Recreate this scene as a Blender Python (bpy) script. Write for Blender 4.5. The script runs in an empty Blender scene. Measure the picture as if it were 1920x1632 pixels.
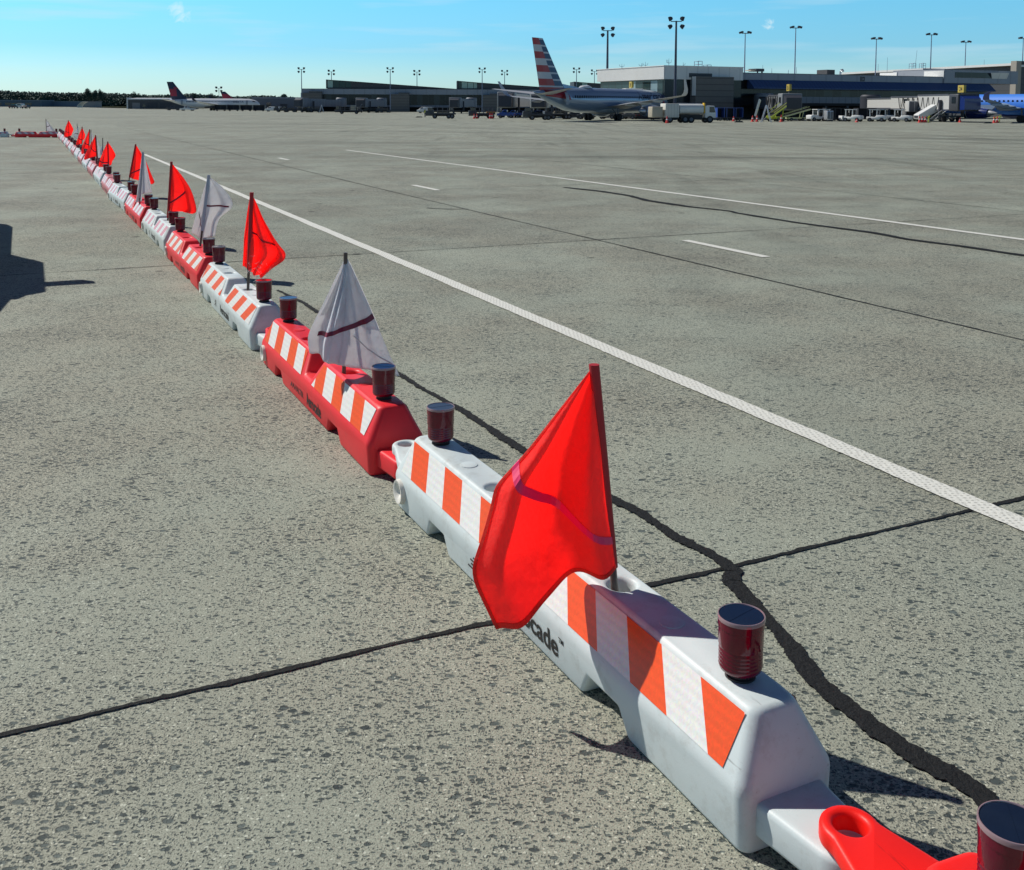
import bpy, bmesh, math, random
from mathutils import Vector, Matrix
random.seed(7)
sc = bpy.context.scene
C = sc.collection
R = math.radians

# ------------------------------------------------------------------ camera, sky, sun
F, PPX, PPY, HOR, ROLL, CAMH = 1923.0, 960.0, 352.0, 200.0, R(0.2), 1.5
pitch = math.atan((PPY - HOR) / F)
FWD = Vector((0, math.cos(pitch), -math.sin(pitch)))
_r = Vector((1, 0, 0)); _u = _r.cross(FWD)
RT = math.cos(ROLL) * _r + math.sin(ROLL) * _u
UP = -math.sin(ROLL) * _r + math.cos(ROLL) * _u
cd = bpy.data.cameras.new('camera'); cam = bpy.data.objects.new('camera', cd); C.objects.link(cam)
m = Matrix((RT, UP, -FWD)).transposed().to_4x4(); m.translation = (0, 0, CAMH)
cam.matrix_world = m
cd.sensor_width = 36; cd.sensor_fit = 'HORIZONTAL'; cd.lens = 36 * F / 1920
cd.shift_x = 0; cd.shift_y = -(816 - PPY) / 1920
cd.clip_start = 0.05; cd.clip_end = 30000
sc.camera = cam

def ray(px, py): return FWD * F + RT * (px - PPX) - UP * (py - PPY)
SUN_FROM = Vector((-0.90, 0.52, 1.0)).normalized()
elev = math.asin(SUN_FROM.z)
w = bpy.data.worlds.new('World'); sc.world = w; w.use_nodes = True
nt = w.node_tree; nt.nodes.clear()
sky = nt.nodes.new('ShaderNodeTexSky'); sky.sky_type = 'NISHITA'; sky.sun_disc = False
sky.sun_elevation = elev; sky.sun_rotation = math.atan2(SUN_FROM.x, SUN_FROM.y)
sky.air_density = 1.0; sky.dust_density = 0.25; sky.ozone_density = 3.5; sky.altitude = 0
bg = nt.nodes.new('ShaderNodeBackground'); bg.inputs[1].default_value = 0.12
out = nt.nodes.new('ShaderNodeOutputWorld')
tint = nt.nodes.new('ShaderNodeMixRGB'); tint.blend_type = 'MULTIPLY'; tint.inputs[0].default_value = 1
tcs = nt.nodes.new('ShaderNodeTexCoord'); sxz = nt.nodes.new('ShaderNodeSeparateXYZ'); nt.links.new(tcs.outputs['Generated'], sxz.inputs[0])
sky_ramp = nt.nodes.new('ShaderNodeValToRGB'); cr_ = sky_ramp.color_ramp                     # sky tint: pale cyan low down, dimmed overhead to deepen the shadows
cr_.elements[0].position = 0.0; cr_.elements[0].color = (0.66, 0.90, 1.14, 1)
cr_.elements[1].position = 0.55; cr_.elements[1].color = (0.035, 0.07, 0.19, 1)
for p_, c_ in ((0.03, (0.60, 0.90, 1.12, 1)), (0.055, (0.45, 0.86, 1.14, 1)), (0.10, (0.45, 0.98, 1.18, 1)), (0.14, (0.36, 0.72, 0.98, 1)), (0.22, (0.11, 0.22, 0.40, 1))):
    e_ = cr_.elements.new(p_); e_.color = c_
nt.links.new(sxz.outputs[2], sky_ramp.inputs[0]); nt.links.new(sky_ramp.outputs[0], tint.inputs[2])
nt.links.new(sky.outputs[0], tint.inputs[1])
# thin high cloud streaks
tc = nt.nodes.new('ShaderNodeTexCoord'); mp = nt.nodes.new('ShaderNodeMapping'); mp.inputs['Scale'].default_value = (5, 5, 60)
nz = nt.nodes.new('ShaderNodeTexNoise'); nz.inputs['Scale'].default_value = 1.0; nz.inputs['Detail'].default_value = 6
rp = nt.nodes.new('ShaderNodeValToRGB'); rp.color_ramp.elements[0].position = 0.53; rp.color_ramp.elements[1].position = 0.80
rp.color_ramp.elements[1].color = (0.55, 0.55, 0.55, 1)
cl = nt.nodes.new('ShaderNodeMixRGB'); cl.inputs[2].default_value = (5.2, 6.6, 7.2, 1)
nt.links.new(tc.outputs['Generated'], mp.inputs[0]); nt.links.new(mp.outputs[0], nz.inputs[0]); nt.links.new(nz.outputs[0], rp.inputs[0])
nt.links.new(rp.outputs[0], cl.inputs[0]); nt.links.new(tint.outputs[0], cl.inputs[1])
last_ = cl.outputs[0]                                                                # two small fair-weather wisps
for wx, wy, wr in ((338, 22, 0.022), (1442, 45, 0.013)):
    wd_ = ray(wx, wy).normalized(); ds = nt.nodes.new('ShaderNodeVectorMath'); ds.operation = 'DISTANCE'; ds.inputs[1].default_value = wd_
    nt.links.new(tc.outputs['Generated'], ds.inputs[0]); wn_ = nt.nodes.new('ShaderNodeTexNoise'); wn_.inputs['Scale'].default_value = 95; wn_.inputs['Distortion'].default_value = 1.5; wn_.inputs['Detail'].default_value = 6; nt.links.new(tc.outputs['Generated'], wn_.inputs[0])
    mr = nt.nodes.new('ShaderNodeMapRange'); mr.inputs['From Min'].default_value = wr; mr.inputs['From Max'].default_value = 0.0; nt.links.new(ds.outputs['Value'], mr.inputs['Value'])
    ml_ = nt.nodes.new('ShaderNodeMath'); ml_.operation = 'MULTIPLY'; nt.links.new(mr.outputs[0], ml_.inputs[0]); nt.links.new(wn_.outputs['Fac'], ml_.inputs[1])
    m3 = nt.nodes.new('ShaderNodeMapRange'); m3.inputs['From Min'].default_value = 0.27; m3.inputs['From Max'].default_value = 0.6; m3.inputs['To Max'].default_value = 0.75; nt.links.new(ml_.outputs[0], m3.inputs['Value'])
    mw = nt.nodes.new('ShaderNodeMixRGB'); mw.inputs[2].default_value = (7.0, 8.0, 8.2, 1); nt.links.new(m3.outputs[0], mw.inputs[0]); nt.links.new(last_, mw.inputs[1]); last_ = mw.outputs[0]
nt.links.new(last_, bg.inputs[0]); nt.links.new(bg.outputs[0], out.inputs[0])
sl = bpy.data.lights.new('sun', 'SUN'); sl.energy = 4.4; sl.angle = R(0.5); sl.color = (1, 0.965, 0.89)
so = bpy.data.objects.new('sun', sl); C.objects.link(so); so.rotation_euler = (-SUN_FROM).to_track_quat('-Z', 'Y').to_euler()
so.location = (-30, 20, 40)
sc.view_settings.view_transform = 'Standard'; sc.view_settings.look = 'None'
sc.view_settings.exposure = 0; sc.view_settings.gamma = 1
sc.render.engine = 'CYCLES'

# ------------------------------------------------------------------ measuring helpers (photo pixel at a known depth -> metres)
def at(px, py, Y):
    d = ray(px, py); return Vector((0, 0, CAMH)) + d * (Y / d.y)
def gp(px, py, z=0.0):
    d = ray(px, py); return Vector((0, 0, CAMH)) + d * ((z - CAMH) / d.z)
E1 = Vector((0.905, 0.425, 0)).normalized(); E2 = Vector((-E1.y, E1.x, 0))     # airfield grid: across / along the barricade row
YAW = math.atan2(E1.y, E1.x)
def st(s, t, z=0.0): v = E1 * s + E2 * t; return Vector((v.x, v.y, z))
def sstep(a, b, x):
    x = max(0, min(1, (x - a) / (b - a))); return x * x * (3 - 2 * x)
def gz(x, y): return -0.75 * sstep(18, 66, E1.x * x + E1.y * y)
def on(px, Y):
    x = at(px, 200, Y).x; return Vector((x, Y, gz(x, Y)))

# ------------------------------------------------------------------ materials
MATS = {}
def mat(name, col, rough=0.55, metal=0.0, var=0.12, scale=6.0, bump=0.0, spec=0.5, coat=0.0, dirt=None):
    if name in MATS: return MATS[name]
    M = bpy.data.materials.new(name); M.use_nodes = True; t = M.node_tree; b = t.nodes['Principled BSDF']
    b.inputs['Roughness'].default_value = rough; b.inputs['Metallic'].default_value = metal
    b.inputs['Specular IOR Level'].default_value = spec; b.inputs['Coat Weight'].default_value = coat
    co = t.nodes.new('ShaderNodeTexCoord'); n = t.nodes.new('ShaderNodeTexNoise')
    n.inputs['Scale'].default_value = scale; n.inputs['Detail'].default_value = 5; n.inputs['Roughness'].default_value = 0.65
    t.links.new(co.outputs['Object'], n.inputs['Vector'])
    mx = t.nodes.new('ShaderNodeMixRGB'); c = Vector(col)
    mx.inputs[1].default_value = (*(c * (1 - var)), 1); mx.inputs[2].default_value = (*[min(1, q) for q in c * (1 + var)], 1)
    t.links.new(n.outputs['Fac'], mx.inputs[0]); last = mx.outputs[0]
    if dirt:
        n2 = t.nodes.new('ShaderNodeTexNoise'); n2.inputs['Scale'].default_value = scale * 2.7; n2.inputs['Detail'].default_value = 8
        n2.inputs['Roughness'].default_value = 0.75
        rr = t.nodes.new('ShaderNodeValToRGB'); rr.color_ramp.elements[0].position = 0.52; rr.color_ramp.elements[1].position = 0.8
        rr.color_ramp.elements[1].color = (dirt[3],) * 3 + (1,)
        m2 = t.nodes.new('ShaderNodeMixRGB'); m2.inputs[2].default_value = (*dirt[:3], 1)
        t.links.new(co.outputs['Object'], n2.inputs['Vector']); t.links.new(n2.outputs['Fac'], rr.inputs[0])
        t.links.new(rr.outputs[0], m2.inputs[0]); t.links.new(last, m2.inputs[1]); last = m2.outputs[0]
    t.links.new(last, b.inputs['Base Color'])
    if bump:
        bp = t.nodes.new('ShaderNodeBump'); bp.inputs['Strength'].default_value = bump; bp.inputs['Distance'].default_value = 0.01
        t.links.new(n.outputs['Fac'], bp.inputs['Height']); t.links.new(bp.outputs[0], b.inputs['Normal'])
    MATS[name] = M; return M

def ribbed(name, col, per_m, axis, depth=0.25, rough=0.6, rest=None):
    """panels with fine grooves: a wave along one object axis darkens the joints"""
    if name in MATS: return MATS[name]
    M = mat(name, col, rough, var=0.1, scale=0.8); t = M.node_tree; b = t.nodes['Principled BSDF']
    src = b.inputs['Base Color'].links[0].from_socket
    co = t.nodes.new('ShaderNodeTexCoord'); sp = t.nodes.new('ShaderNodeSeparateXYZ'); t.links.new(co.outputs['Object'], sp.inputs[0])
    mu = t.nodes.new('ShaderNodeMath'); mu.operation = 'MULTIPLY'; mu.inputs[1].default_value = per_m; t.links.new(sp.outputs['XYZ'.index(axis)], mu.inputs[0])
    fr = t.nodes.new('ShaderNodeMath'); fr.operation = 'FRACT'; t.links.new(mu.outputs[0], fr.inputs[0])
    gt = t.nodes.new('ShaderNodeMath'); gt.operation = 'LESS_THAN'; gt.inputs[1].default_value = 0.12; t.links.new(fr.outputs[0], gt.inputs[0])
    ml = t.nodes.new('ShaderNodeMath'); ml.operation = 'MULTIPLY'; ml.inputs[1].default_value = depth; t.links.new(gt.outputs[0], ml.inputs[0])
    mx = t.nodes.new('ShaderNodeMixRGB'); mx.inputs[2].default_value = (*(Vector(col) * 0.25), 1)
    t.links.new(ml.outputs[0], mx.inputs[0]); t.links.new(src, mx.inputs[1]); t.links.new(mx.outputs[0], b.inputs['Base Color'])
    return M

def glazing(name, col, per_m, axis, pale=(0.35, 0.5, 0.45), amount=0.35):
    """dark curtain wall glass with mullions and some panes with pale blinds behind"""
    M = mat(name, col, 0.15, var=0.3, scale=0.5, spec=0.3); t = M.node_tree; b = t.nodes['Principled BSDF']
    src = b.inputs['Base Color'].links[0].from_socket
    co = t.nodes.new('ShaderNodeTexCoord'); sp = t.nodes.new('ShaderNodeSeparateXYZ'); t.links.new(co.outputs['Object'], sp.inputs[0])
    mu = t.nodes.new('ShaderNodeMath'); mu.operation = 'MULTIPLY'; mu.inputs[1].default_value = per_m; t.links.new(sp.outputs['XYZ'.index(axis)], mu.inputs[0])
    fl = t.nodes.new('ShaderNodeMath'); fl.operation = 'FLOOR'; t.links.new(mu.outputs[0], fl.inputs[0])
    wn = t.nodes.new('ShaderNodeTexWhiteNoise'); wn.noise_dimensions = '1D'; t.links.new(fl.outputs[0], wn.inputs['W'])
    lt = t.nodes.new('ShaderNodeMath'); lt.operation = 'LESS_THAN'; lt.inputs[1].default_value = amount; t.links.new(wn.outputs[0], lt.inputs[0])
    mx = t.nodes.new('ShaderNodeMixRGB'); mx.inputs[2].default_value = (*pale, 1); t.links.new(lt.outputs[0], mx.inputs[0]); t.links.new(src, mx.inputs[1])
    fr = t.nodes.new('ShaderNodeMath'); fr.operation = 'FRACT'; t.links.new(mu.outputs[0], fr.inputs[0])
    l2 = t.nodes.new('ShaderNodeMath'); l2.operation = 'LESS_THAN'; l2.inputs[1].default_value = 0.1; t.links.new(fr.outputs[0], l2.inputs[0])
    m2 = t.nodes.new('ShaderNodeMixRGB'); m2.inputs[2].default_value = (0.03, 0.035, 0.04, 1); t.links.new(l2.outputs[0], m2.inputs[0]); t.links.new(mx.outputs[0], m2.inputs[1])
    t.links.new(m2.outputs[0], b.inputs['Base Color']); return M

def cloth_mat(name, col, tcol, tr=0.5, dirt=None):
    M = mat(name, col, 0.75, var=0.08, scale=9, spec=0.2, dirt=dirt); t = M.node_tree; b = t.nodes['Principled BSDF']; o = t.nodes['Material Output']
    tl = t.nodes.new('ShaderNodeBsdfTranslucent'); tl.inputs[0].default_value = (*tcol, 1)
    mx = t.nodes.new('ShaderNodeMixShader'); mx.inputs[0].default_value = tr
    t.links.new(b.outputs[0], mx.inputs[1]); t.links.new(tl.outputs[0], mx.inputs[2]); t.links.new(mx.outputs[0], o.inputs[0])
    wv = t.nodes.new('ShaderNodeTexNoise'); wv.inputs['Scale'].default_value = 22; wv.inputs['Detail'].default_value = 3
    co = t.nodes.new('ShaderNodeTexCoord'); t.links.new(co.outputs['Object'], wv.inputs['Vector'])
    bp = t.nodes.new('ShaderNodeBump'); bp.inputs['Strength'].default_value = 0.45; bp.inputs['Distance'].default_value = 0.02
    t.links.new(wv.outputs['Fac'], bp.inputs['Height']); t.links.new(bp.outputs[0], b.inputs['Normal']); t.links.new(bp.outputs[0], tl.inputs['Normal'])
    return M

# ------------------------------------------------------------------ mesh builder
class MB:
    def __init__(s): s.v = []; s.f = []; s.mi = []
    def add(s, vs, fs, mi=0):
        o = len(s.v); s.v += [tuple(v) for v in vs]; s.f += [[o + i for i in f] for f in fs]; s.mi += [mi] * len(fs); return s
    def box(s, x, y, z, sx, sy, sz, mi=0, rz=0.0, ry=0.0):
        """box by centre and full sizes"""
        mt = Matrix.Rotation(rz, 3, 'Z') @ Matrix.Rotation(ry, 3, 'Y'); vs = []
        for k in range(8):
            p = Vector(((k & 1) - .5, ((k >> 1) & 1) - .5, (k >> 2) - .5)); p = mt @ Vector((p.x * sx, p.y * sy, p.z * sz)); vs.append((x + p.x, y + p.y, z + p.z))
        return s.add(vs, [(0, 2, 3, 1), (4, 5, 7, 6), (0, 1, 5, 4), (2, 6, 7, 3), (0, 4, 6, 2), (1, 3, 7, 5)], mi)
    def span(s, x0, x1, y0, y1, z0, z1, mi=0): return s.box((x0 + x1) / 2, (y0 + y1) / 2, (z0 + z1) / 2, x1 - x0, y1 - y0, z1 - z0, mi)
    def loft(s, rings, mi=0, cap=True, close=True):
        n = len(rings[0]); vs = [p for r in rings for p in r]; fs = []
        for i in range(len(rings) - 1):
            for j in range(n if close else n - 1):
                k = (j + 1) % n; fs.append((i * n + j, i * n + k, (i + 1) * n + k, (i + 1) * n + j))
        if cap: fs.append(tuple(reversed(range(n)))); fs.append(tuple((len(rings) - 1) * n + j for j in range(n)))
        return s.add(vs, fs, mi)
    def prism(s, poly, axis, a, b, mi=0):
        """extrude a 2D polygon along an axis from a to b; poly coords are the two remaining axes in order"""
        def mk(p, c): return {'x': (c, p[0], p[1]), 'y': (p[0], c, p[1]), 'z': (p[0], p[1], c)}[axis]
        return s.loft([[mk(p, a) for p in poly], [mk(p, b) for p in poly]], mi)
    def tube(s, pts, r, n=8, mi=0):
        pts = [Vector(p) for p in pts]; rings = []; up = Vector((0, 0, 1))
        for i, p in enumerate(pts):
            d = (pts[min(i + 1, len(pts) - 1)] - pts[max(i - 1, 0)]).normalized()
            a = d.cross(up if abs(d.z) < .9 else Vector((1, 0, 0))).normalized(); b = d.cross(a); rr = r[i] if isinstance(r, (list, tuple)) else r
            rings.append([p + (a * math.cos(2 * math.pi * k / n) + b * math.sin(2 * math.pi * k / n)) * rr for k in range(n)])
        return s.loft(rings, mi)
    def lathe(s, prof, n=24, c=(0, 0, 0), axis='z', mi=0, flute=0.0):
        rings = []
        for r, h in prof:
            ring = []
            for k in range(n):
                rr = r * (1 + (flute if k % 2 else 0)); x = rr * math.cos(2 * math.pi * k / n); y = rr * math.sin(2 * math.pi * k / n)
                p = {'z': (x, y, h), 'y': (x, h, y), 'x': (h, x, y)}[axis]; ring.append((c[0] + p[0], c[1] + p[1], c[2] + p[2]))
            rings.append(ring)
        return s.loft(rings, mi)
    def build(s, name, mats, parent=None, smooth=False):
        me = bpy.data.meshes.new(name); me.from_pydata(s.v, [], s.f)
        if not isinstance(mats, (list, tuple)): mats = [mats]
        for q in mats: me.materials.append(q)
        me.polygons.foreach_set('material_index', s.mi)
        bm = bmesh.new(); bm.from_mesh(me); bmesh.ops.recalc_face_normals(bm, faces=bm.faces); bm.to_mesh(me); bm.free()
        o = bpy.data.objects.new(name, me); C.objects.link(o)
        if parent: o.parent = parent
        if smooth:
            me.polygons.foreach_set('use_smooth', [True] * len(me.polygons)); me.set_sharp_from_angle(angle=R(40))
        return o

def tag(o, label=None, cat=None, group=None, kind=None):
    if label: o['label'] = label
    if cat: o['category'] = cat
    if group: o['group'] = group
    if kind: o['kind'] = kind
    return o
def empty(name, loc, rz=0.0, label=None, cat=None, group=None, scale=1.0):
    o = bpy.data.objects.new(name, None); C.objects.link(o); o.location = loc; o.rotation_euler = (0, 0, rz); o.empty_display_size = 0.2
    o.scale = (scale,) * 3
    return tag(o, label, cat, group)
def bake(o):
    """apply the modifiers of o into its mesh"""
    dg = bpy.context.evaluated_depsgraph_get(); dg.update()
    me = bpy.data.meshes.new_from_object(o.evaluated_get(dg)); o.modifiers.clear(); o.data = me
    return o
def bevel(o, wd, seg=2, ang=25):
    b = o.modifiers.new('b', 'BEVEL'); b.width = wd; b.segments = seg; b.limit_method = 'ANGLE'; b.angle_limit = R(ang); bake(o)
    o.data.polygons.foreach_set('use_smooth', [True] * len(o.data.polygons)); o.data.set_sharp_from_angle(angle=R(50)); return o
def copy_tree(o, parent=None):
    c = o.copy(); C.objects.link(c); c.parent = parent
    for ch in list(o.children): copy_tree(ch, c)
    return c
def text_mesh(name, body, size, mt, parent, bold=0.0, sx=1.0, thick=0.0, align='LEFT'):
    cu = bpy.data.curves.new(name, 'FONT'); cu.body = body; cu.size = size; cu.offset = bold; cu.extrude = thick; cu.align_x = align
    o = bpy.data.objects.new(name, cu); C.objects.link(o); o.scale = (sx, 1, 1)
    dg = bpy.context.evaluated_depsgraph_get(); dg.update()
    me = bpy.data.meshes.new_from_object(o.evaluated_get(dg)); bpy.data.objects.remove(o)
    for v in me.vertices: v.co.x *= sx
    me.materials.clear(); me.materials.append(mt)
    r = bpy.data.objects.new(name, me); C.objects.link(r); r.parent = parent; return r

# ------------------------------------------------------------------ GROUND
def ground_material():
    M = bpy.data.materials.new('exposed_aggregate_concrete'); M.use_nodes = True; t = M.node_tree; N = t.nodes.new; L = t.links.new
    b = t.nodes['Principled BSDF']; b.inputs['Roughness'].default_value = 0.8; b.inputs['Specular IOR Level'].default_value = 0.3
    co = N('ShaderNodeTexCoord')
    def math_(op, a, c=None, clamp=False):
        n = N('ShaderNodeMath'); n.operation = op; n.use_clamp = clamp
        for i, q in enumerate((a, c)):
            if q is None: continue
            if isinstance(q, (int, float)): n.inputs[i].default_value = q
            else: L(q, n.inputs[i])
        return n.outputs[0]
    def mix(fac, a, c, mode='MIX'):
        n = N('ShaderNodeMixRGB'); n.blend_type = mode
        for i, q in enumerate((fac, a, c)):
            if isinstance(q, (int, float)): n.inputs[i].default_value = q
            elif isinstance(q, tuple): n.inputs[i].default_value = (*q, 1)
            else: L(q, n.inputs[i])
        return n.outputs[0]
    def noise(vec, scale, det=4, rough=0.6):
        n = N('ShaderNodeTexNoise'); n.inputs['Scale'].default_value = scale; n.inputs['Detail'].default_value = det; n.inputs['Roughness'].default_value = rough
        L(vec, n.inputs['Vector']); return n
    def mapping(vec, rz, s):
        n = N('ShaderNodeMapping'); n.inputs['Rotation'].default_value = (0, 0, rz); n.inputs['Scale'].default_value = s; L(vec, n.inputs[0]); return n.outputs[0]
    def smooth(x, a, c):
        n = N('ShaderNodeMapRange'); n.interpolation_type = 'SMOOTHSTEP'; n.inputs['From Min'].default_value = a; n.inputs['From Max'].default_value = c; L(x, n.inputs['Value']); return n.outputs[0]
    P = co.outputs['Object']
    wn = noise(P, 45, 3)
    va = N('ShaderNodeVectorMath'); va.operation = 'SUBTRACT'; L(wn.outputs['Color'], va.inputs[0]); va.inputs[1].default_value = (.5, .5, .5)
    vs = N('ShaderNodeVectorMath'); vs.operation = 'SCALE'; L(va.outputs[0], vs.inputs[0]); vs.inputs['Scale'].default_value = 0.013
    vp = N('ShaderNodeVectorMath'); vp.operation = 'ADD'; L(P, vp.inputs[0]); L(vs.outputs[0], vp.inputs[1]); PW = vp.outputs[0]
    big = noise(P, 0.32, 5).outputs['Fac']; mid = noise(P, 1.7, 4).outputs['Fac']
    dens = math_('ADD', math_('MULTIPLY', noise(P, 0.55, 4, 0.65).outputs['Fac'], 1.0), math_('MULTIPLY', mid, 0.6))           # 0.4 .. 1.2
    # cement paste
    fine = noise(P, 210, 3, 0.7).outputs['Fac']; fine2 = noise(P, 60, 4, 0.7).outputs['Fac']
    paste = mix(smooth(fine, 0.33, 0.67), (0.185, 0.178, 0.150), (0.345, 0.333, 0.282))
    paste = mix(math_('MULTIPLY', smooth(fine2, 0.45, 0.75), 0.45), paste, (0.17, 0.16, 0.14))
    col = paste; hgt = math_('MULTIPLY', fine, 0.35)
    for scale, rz, st_, lo, thr, amt in ((23, 0.5, (1, 1.5, 1), 0.08, 0.86, 0.95), (36, 2.1, (1, 1.7, 1), 0.06, 0.62, 0.95), (54, 1.2, (1, 1.9, 1), 0.07, 0.52, 0.95), (84, 0.1, (2.0, 1, 1), 0.08, 0.50, 0.9), (140, 2.6, (1.8, 1, 1), 0.08, 0.62, 0.7)):
        v = N('ShaderNodeTexVoronoi'); v.voronoi_dimensions = '2D'; v.inputs['Scale'].default_value = scale; L(mapping(PW, rz, st_), v.inputs['Vector'])
        sp = N('ShaderNodeSeparateColor'); L(v.outputs['Color'], sp.inputs[0])
        rad = math_('ADD', math_('MULTIPLY', sp.outputs[0], 0.30), lo)
        inside = smooth(math_('SUBTRACT', rad, v.outputs['Distance']), 0.0, 0.06)
        pres = math_('GREATER_THAN', math_('ADD', sp.outputs[1], math_('MULTIPLY', math_('SUBTRACT', dens, 0.8), 1.5)), thr)
        mask = math_('MULTIPLY', math_('MULTIPLY', inside, pres), amt)
        chip = mix(sp.outputs[2], (0.022, 0.030, 0.034), (0.105, 0.118, 0.115))
        col = mix(mask, col, chip); hgt = math_('ADD', hgt, math_('MULTIPLY', mask, -0.3))
        edge = smooth(math_('ABSOLUTE', math_('SUBTRACT', rad, v.outputs['Distance'])), 0.07, 0.0)
        col = mix(math_('MULTIPLY', math_('MULTIPLY', edge, pres), 0.5), col, (0.045, 0.045, 0.043))  # dark rims paint tiny shadows around the stone chips
    v = N('ShaderNodeTexVoronoi'); v.voronoi_dimensions = '2D'; v.inputs['Scale'].default_value = 95; L(PW, v.inputs['Vector'])
    sp = N('ShaderNodeSeparateColor'); L(v.outputs['Color'], sp.inputs[0])
    spk = math_('MULTIPLY', math_('GREATER_THAN', sp.outputs[1], 0.91), smooth(v.outputs['Distance'], 0.32, 0.2))
    col = mix(math_('MULTIPLY', spk, 0.8), col, (0.48, 0.46, 0.40))
    # tone of the slabs, blotches, tyre streaks along the lanes
    tone = math_('ADD', 1.09, math_('ADD', math_('MULTIPLY', big, 0.36), math_('MULTIPLY', mid, 0.2)))
    lane = mapping(P, -YAW, (0.9, 0.055, 1)); ls = noise(lane, 1.0, 6, 0.6).outputs['Fac']
    lane2 = mapping(P, -YAW - 0.32, (0.5, 0.02, 1)); ls2 = noise(lane2, 1.0, 6, 0.62).outputs['Fac']
    lane3 = mapping(P, -YAW + 1.25, (0.35, 0.016, 1)); ls3 = noise(lane3, 1.0, 6, 0.62).outputs['Fac']
    sx = N('ShaderNodeSeparateXYZ'); L(mapping(P, -YAW, (1, 1, 1)), sx.inputs[0])
    far = smooth(sx.outputs[0], 3.5, 16); row_band = math_('MULTIPLY', smooth(sx.outputs[0], -1.5, 3.0), math_('SUBTRACT', 1, math_('MULTIPLY', smooth(sx.outputs[0], 7, 26), 0.9)))
    dark = math_('ADD', math_('MULTIPLY', smooth(ls, 0.54, 0.72), 0.34), math_('ADD', math_('MULTIPLY', smooth(ls2, 0.53, 0.7), 0.15), math_('MULTIPLY', smooth(ls3, 0.54, 0.68), 0.15)))
    lane4 = mapping(P, 0.06, (0.012, 0.22, 1)); ls4 = noise(lane4, 1.0, 7, 0.66).outputs['Fac']
    lane5 = mapping(P, -0.10, (0.05, 0.9, 1)); ls5 = noise(lane5, 1.0, 7, 0.66).outputs['Fac']
    dark = math_('ADD', dark, math_('ADD', math_('MULTIPLY', smooth(ls4, 0.50, 0.68), 0.32), math_('MULTIPLY', smooth(ls5, 0.52, 0.7), 0.22)))
    dark = math_('MULTIPLY', dark, math_('ADD', 0.22, math_('MULTIPLY', far, 0.72)))
    stain = smooth(noise(P, 0.8, 7, 0.7).outputs['Fac'], 0.60, 0.78)
    tone = math_('MULTIPLY', tone, math_('SUBTRACT', 1, math_('ADD', dark, math_('MULTIPLY', stain, 0.22))))
    tone = math_('MULTIPLY', tone, math_('SUBTRACT', 1.02, math_('MULTIPLY', row_band, 0.06)))  # slightly darker band along the right of the barricade row
    ov = N('ShaderNodeTexVoronoi'); ov.voronoi_dimensions = '2D'; ov.inputs['Scale'].default_value = 0.75; L(PW, ov.inputs['Vector'])
    osp = N('ShaderNodeSeparateColor'); L(ov.outputs['Color'], osp.inputs[0])
    drip = math_('MULTIPLY', smooth(math_('SUBTRACT', math_('MULTIPLY', osp.outputs[0], 0.05), ov.outputs['Distance']), -0.004, 0.012), math_('GREATER_THAN', osp.outputs[1], 0.55))
    tone = math_('MULTIPLY', tone, math_('SUBTRACT', 1, math_('MULTIPLY', drip, 0.6)))
    # each cast slab (7.35 m) has a slightly different tone
    br = N('ShaderNodeTexWhiteNoise'); br.noise_dimensions = '2D'
    sn = N('ShaderNodeVectorMath'); sn.operation = 'SNAP'; sn.inputs[1].default_value = (7.35, 7.35, 7.35)
    ad = N('ShaderNodeVectorMath'); ad.operation = 'ADD'; ad.inputs[1].default_value = (1.55, -2.63, 0); L(mapping(P, -YAW, (1, 1, 1)), ad.inputs[0]); L(ad.outputs[0], sn.inputs[0]); L(sn.outputs[0], br.inputs['Vector'])
    tone = math_('MULTIPLY', tone, math_('ADD', 0.93, math_('MULTIPLY', br.outputs['Value'], 0.14)))
    vm = N('ShaderNodeVectorMath'); vm.operation = 'SCALE'; L(col, vm.inputs[0]); L(tone, vm.inputs['Scale'])
    warm = noise(P, 0.55, 3).outputs['Fac']
    fin = mix(1.0, vm.outputs[0], mix(smooth(warm, 0.35, 0.65), (0.905, 1.01, 0.98), (0.965, 1.0, 0.94)), 'MULTIPLY')
    L(fin, b.inputs['Base Color'])
    bp = N('ShaderNodeBump'); bp.inputs['Strength'].default_value = 0.85; bp.inputs['Distance'].default_value = 0.006; L(hgt, bp.inputs['Height']); L(bp.outputs[0], b.inputs['Normal'])
    return M

def graded(vals0, far):
    a = list(vals0)
    while a[-1] < far: a.append(a[-1] + max(8, (a[-1]) * 0.2))
    return a
def build_ground():
    pos = graded([i * 6.0 for i in range(0, 28)], 9000); ss = sorted({-p for p in pos} | set(pos)); tt = ss
    v = []; f = []
    for a in ss:
        for c in tt:
            p = st(a, c); v.append((p.x, p.y, gz(p.x, p.y)))
    n = len(tt)
    for i in range(len(ss) - 1):
        for j in range(n - 1): f.append((i * n + j, (i + 1) * n + j, (i + 1) * n + j + 1, i * n + j + 1))
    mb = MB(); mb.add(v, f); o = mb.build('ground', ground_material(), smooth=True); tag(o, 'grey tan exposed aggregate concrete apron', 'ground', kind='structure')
build_ground()

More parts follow.
